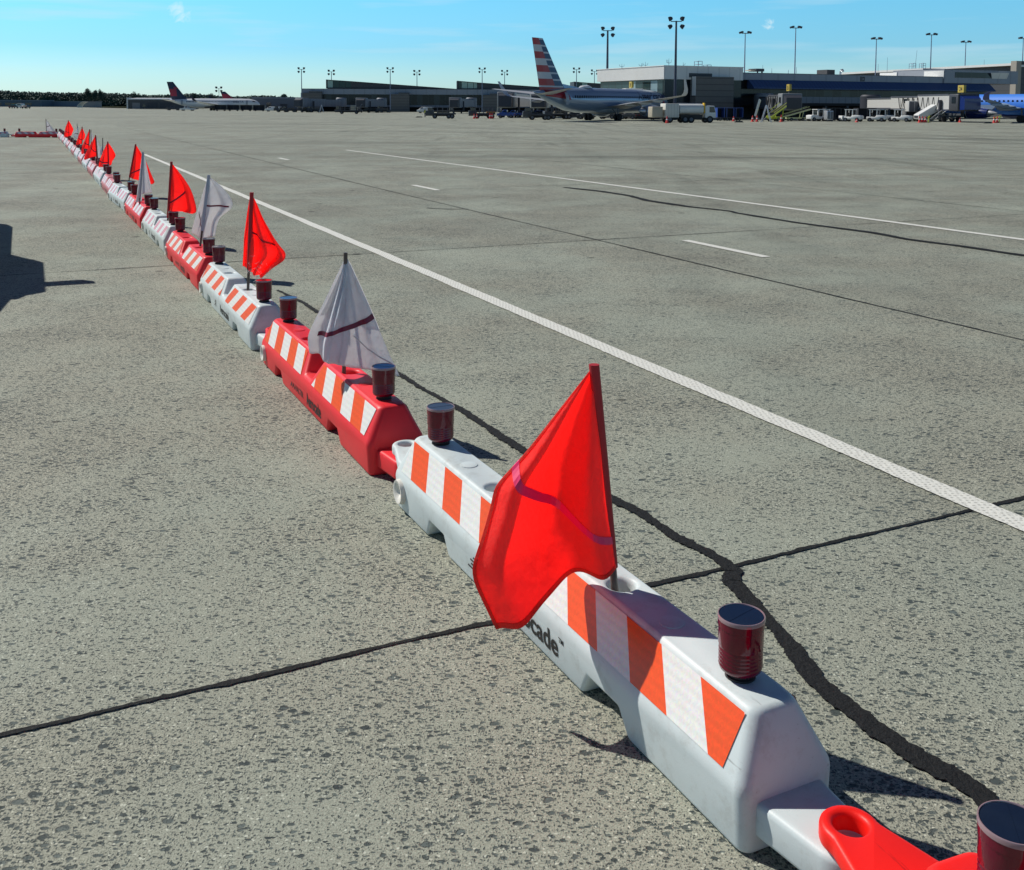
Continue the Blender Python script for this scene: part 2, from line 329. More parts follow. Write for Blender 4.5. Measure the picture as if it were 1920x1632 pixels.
TAR = mat('tar_sealant', (0.014, 0.014, 0.0145), 0.75, var=0.6, scale=60, bump=1.0, spec=0.2, dirt=(0.075, 0.07, 0.06, 0.6))
PAINT = mat('white_road_paint', (0.76, 0.76, 0.70), 0.6, var=0.08, scale=45, bump=0.6, dirt=(0.36, 0.35, 0.30, 0.75))
t = PAINT.node_tree; b = t.nodes['Principled BSDF']; src = b.inputs['Base Color'].links[0].from_socket       # studded lattice of the laid tape
co = t.nodes.new('ShaderNodeTexCoord'); v = t.nodes.new('ShaderNodeTexVoronoi'); v.voronoi_dimensions = '2D'; v.inputs['Scale'].default_value = 42; v.inputs['Randomness'].default_value = .35; t.links.new(co.outputs['Object'], v.inputs['Vector'])
mr = t.nodes.new('ShaderNodeMapRange'); mr.inputs['From Min'].default_value = .30; mr.inputs['From Max'].default_value = .18; mr.inputs['To Max'].default_value = .55; t.links.new(v.outputs['Distance'], mr.inputs['Value'])
mx = t.nodes.new('ShaderNodeMixRGB'); mx.inputs[2].default_value = (.25, .25, .22, 1); t.links.new(mr.outputs[0], mx.inputs[0]); t.links.new(src, mx.inputs[1]); t.links.new(mx.outputs[0], b.inputs['Base Color'])
def ribbon(name, pts, wd, z, mt, jag=0.0, step=0.05, label=None, wander=0.0, seed=1, cat=None):
    rnd = random.Random(seed); P = [Vector((p[0], p[1])) for p in pts]; q = []
    for i in range(len(P) - 1):
        L_ = (P[i + 1] - P[i]).length; k = max(1, int(L_ / step))
        for j in range(k):
            fr = j / k; w0 = wd if isinstance(wd, float) else wd[i] * (1 - fr) + wd[i + 1] * fr; q.append((P[i].lerp(P[i + 1], fr), w0))
    q.append((P[-1], wd if isinstance(wd, float) else wd[-1]))
    v = []; f = []; ox = 0.0; ja = jb = la = lb = 0.0
    for i, (p, w0) in enumerate(q):
        a = q[max(0, i - 1)][0]; c = q[min(len(q) - 1, i + 1)][0]; d = (c - a).normalized(); nn = Vector((-d.y, d.x))
        ox += rnd.uniform(-1, 1) * wander; ox *= 0.93; ja = ja * .55 + rnd.gauss(0, .55) * jag; jb = jb * .55 + rnd.gauss(0, .55) * jag; la = la * .965 + rnd.gauss(0, .35) * jag; lb = lb * .965 + rnd.gauss(0, .35) * jag
        l = p + nn * (max(w0 * .3, w0 / 2 + ja + la) + ox); r = p - nn * (max(w0 * .3, w0 / 2 + jb + lb) - ox)
        v += [(l.x, l.y, gz(l.x, l.y) + z), (r.x, r.y, gz(r.x, r.y) + z)]
        if i: f.append((2 * i - 2, 2 * i - 1, 2 * i + 1, 2 * i))
    mb = MB(); mb.add(v, f); o = mb.build(name, mt); return tag(o, label, cat, kind='structure')
# control joints between the slabs
for i, t_ in enumerate((2.63, 9.98, 17.3, 24.7, 32.0, 39.4)):
    ribbon('pavement_joint', [st(-14 - t_, t_), st(0, t_), st(14 + t_, t_ + .06)], 0.017 if i == 0 else 0.014, 0.004, TAR, jag=0.0028, step=0.012 if i < 2 else 0.2, wander=0.0007, seed=i, label='dark sealed joint across the concrete slabs', cat='joint')
for i, (s_, w_) in enumerate(((5.8, 0.02), (13.1, 0.02), (20.5, 0.02), (-8.9, 0.016))):
    ribbon('pavement_joint', [st(s_, 0), st(s_ - 0.08, 16), st(s_ - .1, 80)], w_, 0.0045, TAR, jag=0.003, step=0.08, wander=0.002, seed=20 + i, label='dark sealed joint along the concrete slabs', cat='joint')
# tar crack seal
cr = [(-1.908, 8.257), (-1.6, 7.75), (-1.381, 7.3), (-0.95, 6.3), (-0.621, 5.621), (-0.446, 5.301), (-0.204, 4.883), (0.073, 4.348), (0.25, 4.08)] + [tuple(gp(*q)[:2]) for q in ((1150, 938), (1200, 963), (1267, 1008), (1348, 1048), (1376, 1073), (1370, 1092), (1393, 1115), (1432, 1155), (1465, 1187), (1492, 1223), (1523, 1272), (1559, 1304), (1604, 1340), (1649, 1375), (1716, 1420), (1783, 1456), (1837, 1492), (1864, 1523), (1900, 1580), (1960, 1690))]
cw = [.03, .033, .028, .036, .038, .034, .042, .040, .044, .046, .044, .042, .046, .060, .066, .062, .050, .040, .050, .056, .060, .056, .058, .062, .060, .058, .062, .066, .06, .06]
ribbon('crack_seal', cr, cw, 0.006, TAR, jag=0.0038, step=0.006, wander=0.0009, seed=3, label='wandering black tar crack seal beside the barricades', cat='crack seal')
c2 = [gp(*q) for q in ((1055, 352), (1130, 360), (1180, 368), (1215, 377), (1290, 388), (1370, 397), (1380, 400), (1500, 419), (1570, 428), (1640, 437), (1700, 449), (1790, 461), (1920, 480), (2100, 506))]
ribbon('crack_seal', c2, 0.085, 0.008, TAR, jag=0.012, step=0.12, wander=0.004, seed=5, label='long dark crack seal line out beyond the dashed line', cat='crack seal')
c3 = [gp(*q) for q in ((800, 391), (840, 393), (878, 393))]
ribbon('crack_seal', c3, 0.05, 0.008, TAR, jag=0.01, step=0.1, seed=6, label='short dark crack seal stroke in the middle of the apron', cat='crack seal')
# painted lines
ribbon('painted_line', [st(3.2, -1), st(3.2, 10), st(3.14, 33.2)], 0.115, 0.0055, PAINT, jag=0.0022, step=0.015, seed=7, label='solid white line beside the barricade row', cat='road line')
ribbon('painted_line', [st(10.36, -2), st(10.2, 12), st(9.72, 34)], 0.125, 0.0055, PAINT, jag=0.002, step=0.1, seed=8, label='second white line farther out on the apron', cat='road line')
for i, (a, c, s0) in enumerate(((8.15, 9.56, 6.65), (17.1, 18.4, 6.57), (28.3, 29.5, 6.45))):
    ribbon('painted_dash', [st(s0, a), st(s0, c)], 0.11, 0.0055, PAINT, jag=0.002, step=0.1, seed=30 + i, label='short white dash painted between two solid lines', cat='road line')
GRASS = mat('dry_grass', (0.09, 0.11, 0.035), 0.9, var=0.4, scale=0.05)
gb = MB(); gb.add([(-2600, 760, .05), (-160, 760, .05), (-160, 2500, .05), (-2600, 2500, .05)], [(0, 1, 2, 3)]); tag(gb.build('grass_field', GRASS), 'strip of dull green grass beyond the far apron edge', 'grass', kind='structure')

# ------------------------------------------------------------------ BARRICADES
def plastic(name, col, dirt):
    M = mat(name, col, 0.45, var=0.09, scale=5, spec=0.35, dirt=dirt); t = M.node_tree; b = t.nodes['Principled BSDF']
    b.inputs['Subsurface Weight'].default_value = 0.12; b.inputs['Subsurface Radius'].default_value = (0.03, 0.03, 0.03); b.inputs['Subsurface Scale'].default_value = 0.5
    src = b.inputs['Base Color'].links[0].from_socket; c0 = t.nodes.new('ShaderNodeTexCoord'); mp_ = t.nodes.new('ShaderNodeMapping'); mp_.inputs['Scale'].default_value = (2.2, 26, 34); mp_.inputs['Rotation'].default_value = (0, .12, 0)
    sn = t.nodes.new('ShaderNodeTexNoise'); sn.inputs['Scale'].default_value = 1.6; sn.inputs['Detail'].default_value = 7; sn.inputs['Roughness'].default_value = .7; t.links.new(c0.outputs['Object'], mp_.inputs[0]); t.links.new(mp_.outputs[0], sn.inputs['Vector'])
    sr = t.nodes.new('ShaderNodeMapRange'); sr.inputs['From Min'].default_value = .64; sr.inputs['From Max'].default_value = .72; sr.inputs['To Max'].default_value = .5; t.links.new(sn.outputs['Fac'], sr.inputs['Value'])
    sm_ = t.nodes.new('ShaderNodeMixRGB'); sm_.inputs[2].default_value = (*[q * .45 for q in dirt[:3]], 1); t.links.new(sr.outputs[0], sm_.inputs[0]); t.links.new(src, sm_.inputs[1]); t.links.new(sm_.outputs[0], b.inputs['Base Color'])
    co = t.nodes.new('ShaderNodeTexCoord'); n = t.nodes.new('ShaderNodeTexNoise'); n.inputs['Scale'].default_value = 260; n.inputs['Detail'].default_value = 2
    t.links.new(co.outputs['Object'], n.inputs['Vector']); bp = t.nodes.new('ShaderNodeBump'); bp.inputs['Strength'].default_value = 0.12; bp.inputs['Distance'].default_value = 0.002
    t.links.new(n.outputs['Fac'], bp.inputs['Height']); t.links.new(bp.outputs[0], b.inputs['Normal']); return M
WHITE_P = plastic('white_polyethylene', (0.64, 0.71, 0.715), (0.34, 0.34, 0.30, 0.6))
RED_P = plastic('faded_red_polyethylene', (0.86, 0.030, 0.042), (0.55, 0.045, 0.05, 0.45))
BRIGHT_P = plastic('bright_red_polyethylene', (0.95, 0.014, 0.008), (0.75, 0.012, 0.01, 0.3))
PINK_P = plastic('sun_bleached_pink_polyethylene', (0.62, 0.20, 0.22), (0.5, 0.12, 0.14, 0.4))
def sheeting(name, col, dirt=(0.5, 0.45, 0.4, 0.25)):
    M = mat(name, col, 0.35, var=0.05, scale=14, spec=0.5, dirt=dirt); t = M.node_tree; b = t.nodes['Principled BSDF']
    src = b.inputs['Base Color'].links[0].from_socket
    co = t.nodes.new('ShaderNodeTexCoord'); wv = t.nodes.new('ShaderNodeTexWave'); wv.bands_direction = 'Z'; wv.inputs['Scale'].default_value = 16; wv.inputs['Distortion'].default_value = 0.4
    t.links.new(co.outputs['Object'], wv.inputs['Vector'])
    ck = t.nodes.new('ShaderNodeTexVoronoi'); ck.inputs['Scale'].default_value = 190; t.links.new(co.outputs['Object'], ck.inputs['Vector'])
    mu = t.nodes.new('ShaderNodeMath'); mu.operation = 'MULTIPLY'; mu.inputs[1].default_value = 0.16; t.links.new(wv.outputs['Fac'], mu.inputs[0])
    mx = t.nodes.new('ShaderNodeMixRGB'); mx.blend_type = 'MULTIPLY'; mx.inputs[2].default_value = (0.55, 0.5, 0.5, 1); t.links.new(mu.outputs[0], mx.inputs[0]); t.links.new(src, mx.inputs[1])
    m2 = t.nodes.new('ShaderNodeMixRGB'); m2.blend_type = 'MULTIPLY'; m2.inputs[0].default_value = 0.12; t.links.new(mx.outputs[0], m2.inputs[1]); t.links.new(ck.outputs['Color'], m2.inputs[2])
    t.links.new(m2.outputs[0], b.inputs['Base Color']); return M
SH_W = sheeting('white_reflective_sheet', (0.86, 0.86, 0.83)); SH_O = sheeting('orange_reflective_sheet', (0.95, 0.098, 0.008), (0.7, 0.09, 0.02, 0.2))
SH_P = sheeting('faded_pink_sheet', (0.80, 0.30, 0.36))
BLACK = mat('black_rubber', (0.018, 0.018, 0.02), 0.6); INK = mat('black_ink', (0.012, 0.012, 0.014), 0.5)
LENS = mat('dark_red_lens', (0.130, 0.0012, 0.018), 0.10, var=0.25, scale=30, spec=0.5, coat=0.0)
t_ = LENS.node_tree.nodes['Principled BSDF']; t_.inputs['Transmission Weight'].default_value = 0.0
RIM = mat('clear_lens_rim', (0.30, 0.20, 0.22), 0.10, var=0.1, spec=0.6, coat=0.5)
SOLAR = mat('solar_panel', (0.010, 0.018, 0.036), 0.07, var=0.3, scale=20, spec=0.7, coat=0.6)

HW = 0.125
def hw_at(z): return HW - (z - .135) / .135 * .067 if z > .135 else .116 + (HW - .116) * z / .135
def body_ring(a, zb, zt, ins=0.0):
    """hexagonal cross section at length a: bottom zb, top zt"""
    zs = min(.135, zt - .004) if zt < .139 else .135
    wt = hw_at(zt)
    return [(a, -hw_at(zb) + ins, zb), (a, -HW + ins, zs), (a, -wt + ins, zt), (a, wt - ins, zt), (a, HW - ins, zs), (a, hw_at(zb) - ins, zb)]
def barricade_body():
    P = [(-1.02, 0, .139), (-.975, 0, .27), (-.70, 0, .27), (-.665, .062, .27), (-.545, .062, .27), (-.51, 0, .27), (-.125, 0, .27), (-.06, 0, .165), (.06, 0, .165), (.125, 0, .27), (.375, 0, .27), (.41, .062, .27), (.55, .062, .27), (.59, 0, .27), (.975, 0, .27), (1.02, 0, .139)]
    mb = MB(); mb.loft([body_ring(*p) for p in P])
    o = mb.build('body', WHITE_P)
    bm = bmesh.new(); bm.from_mesh(o.data); bmesh.ops.remove_doubles(bm, verts=bm.verts, dist=.006)      # round the four upright corners and hips first
    bmesh.ops.dissolve_limit(bm, angle_limit=R(1.5), verts=bm.verts, edges=bm.edges)
    ed = [e for e in bm.edges if min(abs(v.co.x) for v in e.verts) > .97 and max(abs(v.co.x) for v in e.verts) > 1.0 and abs(e.verts[0].co.z - e.verts[1].co.z) > .05 and e.verts[0].co.y * e.verts[1].co.y > 0]
    bmesh.ops.bevel(bm, geom=ed, offset=.028, offset_type='OFFSET', segments=5, profile=.5, affect='EDGES', clamp_overlap=True)
    bm.to_mesh(o.data); bm.free()
    # sockets for flags in the top
    cb = MB()
    for x in (-.377, .377): cb.lathe([(.036, .19), (.036, .4)], 28, (x, 0, 0))
    co = cb.build('cutter', WHITE_P); bo = o.modifiers.new('x', 'BOOLEAN'); bo.object = co; bo.operation = 'DIFFERENCE'; bo.solver = 'EXACT'
    bake(o); bpy.data.objects.remove(co)
    bevel(o, 0.014, 3, 24)
    # shallow raised plugs on the top
    ex = MB()
    for x in (-.60, .60): ex.lathe([(.030, .269), (.030, .2722), (.027, .2730), (.0, .2730)], 28, (x, 0, 0))
    e = ex.build('plug', WHITE_P, smooth=True)
    bm = bmesh.new(); bm.from_mesh(o.data); bm.from_mesh(e.data); bm.to_mesh(o.data); bm.free(); bpy.data.objects.remove(e)
    o.data.polygons.foreach_set('use_smooth', [True] * len(o.data.polygons)); o.data.set_sharp_from_angle(angle=R(55))
    return o
def outline(seg, zs):
    mb = MB(); mb.loft([[(p[0], p[1], z) for p in seg] for z in zs]); return mb
def upper_eye():
    # flat lug with a hole, narrowing from the far end of the body
    n = 20; cx = -1.215
    outer = [(-.99, -.100), (-1.05, -.097)] + [(cx + .057 * math.cos(R(286) - R(212) * k / n), .057 * math.sin(R(286) - R(212) * k / n)) for k in range(n + 1)] + [(-1.05, .097), (-.99, .100)]
    o = outline(outer, (.118, .160)).build('upper_hinge', WHITE_P)
    cb = MB(); cb.lathe([(.031, .05), (.031, .3)], 28, (cx, 0, 0)); co = cb.build('cutter', WHITE_P)
    bo = o.modifiers.new('x', 'BOOLEAN'); bo.object = co; bo.operation = 'DIFFERENCE'; bo.solver = 'EXACT'; bake(o); bpy.data.objects.remove(co)
    return bevel(o, 0.013, 3, 24)
def lower_tongue():
    n = 16; cx = 1.165; outer = [(.99, -.092), (1.06, -.082)] + [(cx + .070 * math.cos(R(-80) + R(160) * k / n), .070 * math.sin(R(-80) + R(160) * k / n)) for k in range(n + 1)] + [(1.06, .082), (.99, .092)]
    o = outline(outer, (.035, .112)).build('lower_hinge', WHITE_P); bevel(o, 0.014, 3, 24)
    return o
def clip(poly, f):
    out_ = []
    for i, p in enumerate(poly):
        q = poly[(i + 1) % len(poly)]; fp, fq = f(p), f(q)
        if fp >= 0: out_.append(p)
        if (fp >= 0) != (fq >= 0): k = fp / (fp - fq); out_.append((p[0] + (q[0] - p[0]) * k, p[1] + (q[1] - p[1]) * k))
    return out_
def stripe_panel(side, half, slant, first, m0, m1, x0=None):
    """reflective sheet on the sloping flank: side -1/1, half 'near'/'far'; stripes 0.149 m wide, leaning by slant"""
    zl, zh = .152, .257
    trap = [(.105, zl), (.950, zl), (.955, zh), (.155, zh)] if half == 'near' else [(-.950, zl), (-.105, zl), (-.155, zh), (-.955, zh)]
    mb = MB(); k0 = -1.6
    org = .803 if half == 'near' else -.951
    for k in range(-14, 14):
        a = org + k * .149
        par = [(a + slant, zl), (a + .149 + slant, zl), (a + .149, zh), (a, zh)]
        pl = trap
        n = lambda p, aa: (p[0] - (aa + slant * (zh - p[1]) / (zh - zl)))
        pl = clip(pl, lambda p: n(p, a)); pl = clip(pl, lambda p: -n(p, a + .149)) if pl else pl
        if len(pl) < 3: continue
        nb, nz_ = .896, .444
        vs = [(x, side * (hw_at(z) + .0022 * nb), z + .0022 * nz_) for x, z in pl]
        mb.add(vs, [tuple(range(len(vs)))], (k + first) % 2)
    return mb.build('reflective_panel', [m0, m1])
def make_lettering():
    e = empty('x', (0, 0, 0)); o = text_mesh('lettering', 'Aerocade', .084, INK, None, bold=.0017, sx=.80)
    bpy.data.objects.remove(e)
    bm = bmesh.new(); bm.from_mesh(o.data)
    xs = [v.co.x for v in bm.verts]; x1 = max(xs); off = -.085; k = (.258 + .085) / x1
    for v in bm.verts: v.co.x = off + v.co.x * k; v.co.y += .040
    tm = text_mesh('tm', 'TM', .020, INK, None, bold=.0004); bm2 = bmesh.new(); bm2.from_mesh(tm.data)
    for v in bm2.verts: v.co.x += .264; v.co.y += .088
    bm2.to_mesh(tm.data); bm2.free(); bm.from_mesh(tm.data); bpy.data.objects.remove(tm)
    for v in bm.verts:
        z = v.co.y; x = v.co.x; v.co = (x, -(hw_at(z) + .0015), z)
    bm.to_mesh(o.data); bm.free(); return o
def make_logo():
    me = bpy.data.meshes.new('logo_mark'); bm = bmesh.new()
    # slanted speed bars in front of the word
    for i in range(4):
        y = .050 + i * .013; x = -.335 + i * .010 + (0.014 if i % 2 else 0); l = .036
        q = [bm.verts.new((x, y, 0)), bm.verts.new((x + l, y, 0)), bm.verts.new((x + l + .004, y + .006, 0)), bm.verts.new((x + .004, y + .006, 0))]; bm.faces.new(q)
    q = [bm.verts.new(p) for p in ((-.282, .046, 0), (-.270, .046, 0), (-.242, .098, 0), (-.254, .098, 0))]; bm.faces.new(q)
    for v in bm.verts: v.co = (v.co.x, -(hw_at(v.co.y) + .0015), v.co.y)
    bm.to_mesh(me); bm.free(); me.materials.append(INK); o = bpy.data.objects.new('logo_mark', me); C.objects.link(o); return o
def make_lettering_red():
    o = text_mesh('lettering', 'Aerocade', .088, INK, None, bold=.002, sx=.62)
    bm = bmesh.new(); bm.from_mesh(o.data); x1 = max(v.co.x for v in bm.verts); k = .265 / x1
    for v in bm.verts: v.co.x = .02 + v.co.x * k; v.co.y += .036
    tm = text_mesh('tm', 'VALTIR', .045, INK, None, bold=.0006); x1 = max(v.co.x for v in tm.data.vertices)
    for v in tm.data.vertices: v.co.x = -.215 + v.co.x * .17 / x1; v.co.y += .046
    bpy.data.objects.remove(tm)
    for i in range(0):
        x = -.31 + i * .018; y = .046 + (i % 2) * .012
        bm.faces.new([bm.verts.new(p) for p in ((x, y, 0), (x + .013, y, 0), (x + .018, y + .016, 0), (x + .005, y + .016, 0))])
    for v in bm.verts:
        z = v.co.y; x = v.co.x; v.co = (x, -(hw_at(z) + .0015), z)
    bm.to_mesh(o.data); bm.free(); return o
def end_plug():
    mb = MB(); mb.lathe([(.0, -.004), (.014, -.004), (.018, .004), (.030, .016), (.043, .018), (.046, .008), (.046, -.03), (.0, -.03)][::-1], 28, (0, 0, 0), 'y')
    for v_i, v in enumerate(mb.v): mb.v[v_i] = (v[0] - .945, -(v[1]) - .120, v[2] + .078)
    return mb.build('end_plug', mat('plug_plastic', (0.70, 0.68, 0.62), 0.5), smooth=True)
def make_beacon():
    e = empty('warning_beacon', (0, 0, 0))
    b = MB(); b.lathe([(.033, -.004), (.033, .004), (.029, .006), (.029, .020), (.0, .020)], 28); b.build('beacon_base', BLACK, e, True)
    l = MB(); prof = [(.0, .014), (.038, .014), (.0445, .019)]
    for i in range(5): z = .024 + i * .0085; prof += [(.0462, z), (.0474, z + .003), (.0474, z + .006), (.0462, z + .0082)]
    prof += [(.0470, .070), (.0482, .073), (.0486, .112), (.0500, .1135), (.0503, .129), (.0, .129)]
    l.lathe(prof, 72, flute=-.016); l.build('lens', LENS, e, True)
    r = MB(); r.lathe([(.0495, .1285), (.0510, .1295), (.0512, .1355), (.0502, .138), (.0484, .138), (.0474, .1350), (.0, .1350)], 40); r.build('clear_rim', RIM, e, True)
    s = MB(); s.lathe([(.0, .1355), (.0468, .1355), (.0468, .1366), (.0, .1366)], 40); s.box(0, 0, .1369, .088, .0012, .0006); s.build('solar_panel', SOLAR, e)
    return e
_body = barricade_body(); _eye = upper_eye(); _tongue = lower_tongue(); _let = make_lettering(); _letr = make_lettering_red(); _plug = end_plug()
def make_small_lettering():
    tm = text_mesh('small_lettering', 'VALTIR', .045, INK, None, bold=.0006); x1 = max(v.co.x for v in tm.data.vertices)
    bm = bmesh.new(); bm.from_mesh(tm.data)
    for v in bm.verts: v.co.x = -.215 + v.co.x * .17 / x1; v.co.y += .046
    for i in range(5):
        x = -.31 + i * .018; y = .046 + (i % 2) * .012
        bm.faces.new([bm.verts.new(p) for p in ((x, y, 0), (x + .013, y, 0), (x + .018, y + .016, 0), (x + .005, y + .016, 0))])
    for v in bm.verts:
        z = v.co.y; x = v.co.x; v.co = (x, -(hw_at(z) + .0015), z)
    bm.to_mesh(tm.data); bm.free(); return tm
_lets = make_small_lettering(); _logo = make_logo(); _beacon = make_beacon()
_panels = {}
def panels(slant, first, pink):
    key = (slant, first, pink)
    if key not in _panels:
        m1 = SH_P if pink else SH_O
        _panels[key] = [stripe_panel(s, h, slant, first + (0 if h == 'far' else 0), m1, SH_W) for s in (-1, 1) for h in ('near', 'far')]
    return _panels[key]
def recolour(src, mt, parent, name):
    o = src.copy(); o.name = name; C.objects.link(o); o.parent = parent
    o.material_slots[0].link = 'OBJECT'; o.material_slots[0].material = mt; return o
def barricade(cx, cy, yaw, mt, label, slant=.078, first=0, pink=False, red=False, plain=False):
    e = empty('barricade', (cx, cy, gz(cx, cy)), yaw, label, 'barricade', 'low barricades linked in a row on the apron')
    recolour(_body, mt, e, 'body'); recolour(_eye, mt, e, 'upper_hinge'); recolour(_tongue, mt, e, 'lower_hinge')
    for p in panels(slant, first, pink): o = p.copy(); o.name = 'reflective_panel'; C.objects.link(o); o.parent = e
    for src, nm in ((_letr if red else _let, 'lettering'), (_plug, 'end_plug')) + (((_lets, 'small_lettering'),) if red else ((_logo, 'logo_mark'),)):
        o = src.copy(); o.name = nm; C.objects.link(o); o.parent = e
    for x in (.855, -.855):
        bcn = copy_tree(_beacon, e); bcn.location = (x, 0, .2705); bcn.rotation_euler = (0, 0, x * 2 + cx)
    return e
def unp2(q): v = gp(q[0], q[1], .27); return Vector((v.x, v.y))
meas = [((1389, 1268), (826, 831)), ((720, 747), (541, 602.6)), ((494, 564.7), (411.7, 495.5)), ((389, 475.5), (340.4, 436.5)), ((325.7, 421.8), (289.3, 393.3)), ((277.9, 385), (253.4, 365.7)), ((245.5, 358.7), (220.3, 344))]
row = []
for n_, f_ in meas:
    a, c = unp2(n_), unp2(f_); row.append(((a + c) / 2, (a - c).normalized()))
# nearest red one, partly in frame
u0 = Vector((math.sin(R(21.5)), -math.cos(R(21.5)))); far0 = Vector((.772, 1.492)); row.insert(0, (far0 + u0 * .855, u0))
# the remaining ones run on to the corner near the cross row
endp = Vector((-20.55, 46.7)); last, ul = row[-1]; step = (endp - last); nrem = round(step.length / 2.39)
for i in range(1, nrem + 1):
    p = last + step * ((i - .05) / nrem); row.append((p, -step.normalized()))
ORD = ['', 'first', 'second', 'third', 'fourth', 'fifth', 'sixth', 'seventh', 'eighth', 'ninth', 'tenth', 'eleventh', 'twelfth', 'thirteenth', 'fourteenth', 'fifteenth', 'sixteenth', 'seventeenth', 'eighteenth', 'nineteenth', 'twentieth', 'twenty-first', 'twenty-second', 'twenty-third', 'twenty-fourth', 'twenty-fifth']
LBL = {0: 'bright red barricade cut off by the bottom right corner of the photo', 1: 'nearest white barricade, carrying the large red flag in the foreground', 2: 'faded red barricade under the draped white flag, with black lettering',
       3: 'white barricade carrying the frayed red flag, behind the lettered red one', 4: 'faded red barricade carrying the white flag with open wings', 5: 'white pink-striped barricade with a red flag at its near end', 6: 'faded red barricade under the folded narrow white flag'}
for k, (p, u) in enumerate(row):
    red = k % 2 == 0
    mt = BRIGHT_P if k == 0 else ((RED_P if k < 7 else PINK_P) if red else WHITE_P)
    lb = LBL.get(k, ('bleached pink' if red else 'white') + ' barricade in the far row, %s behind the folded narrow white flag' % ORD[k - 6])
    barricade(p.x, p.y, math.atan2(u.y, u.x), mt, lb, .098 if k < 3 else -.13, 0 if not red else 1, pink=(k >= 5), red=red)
# cross row at the far end, running to the left
cy = 47.4
for i, (x0, red) in enumerate(((-21.9, True), (-24.3, False), (-26.7, True), (-29.1, False))):
    barricade(x0, cy + .02 * i, math.pi, RED_P if red else WHITE_P, ['red barricade in the far cross row, nearest its corner', 'white barricade in the far cross row cut by the left edge', 'second red barricade of the cross row, past the left edge', 'last white barricade of the cross row, past the left edge'][i], -.13, 1 if red else 0, pink=True, red=red)
for o in [_body, _eye, _tongue, _let, _letr, _lets, _logo, _plug] + [p for q in _panels.values() for p in q]: bpy.data.objects.remove(o)
for o in list(_beacon.children): bpy.data.objects.remove(o)
bpy.data.objects.remove(_beacon)

# ------------------------------------------------------------------ FLAGS (each stands in a socket of its barricade)
RED_C = cloth_mat('red_flag_cloth', (1.0, 0.11, 0.095), (1.40, 0.13, 0.11), 0.55)
WHITE_C = cloth_mat('white_flag_cloth', (0.76, 0.80, 0.88), (0.98, 0.94, 0.90), 0.42, dirt=(0.5, 0.44, 0.38, 0.5))
TAPE = mat('maroon_tape', (0.20, 0.008, 0.04), 0.5, var=0.1)
TAPE_P = mat('magenta_tape', (0.95, 0.02, 0.15), 0.45, var=0.1)
POLE_D = mat('brown_fibreglass_pole', (0.10, 0.075, 0.065), 0.4, var=0.3, scale=40)
POLE_R = mat('dark_red_sleeve', (0.42, 0.012, 0.02), 0.6)
POLE_W = mat('grey_blue_sleeve', (0.42, 0.46, 0.55), 0.6)
FRAY = mat('white_thread', (0.75, 0.7, 0.68), 0.8)
def resample(pts, n):
    P = [Vector(p) for p in pts]; ds = [0]
    for i in range(1, len(P)): ds.append(ds[-1] + (P[i] - P[i - 1]).length)
    out_ = []; T = ds[-1]
    for k in range(n + 1):
        d = T * k / n; i = 1
        while i < len(ds) - 1 and ds[i] < d: i += 1
        fr = (d - ds[i - 1]) / max(1e-9, ds[i] - ds[i - 1]); out_.append(P[i - 1].lerp(P[i], fr))
    for _ in range(3):                                   # round the corners a little
        out_ = [out_[0]] + [(out_[i - 1] + out_[i] * 2 + out_[i + 1]) / 4 for i in range(1, n)] + [out_[-1]]
    return out_
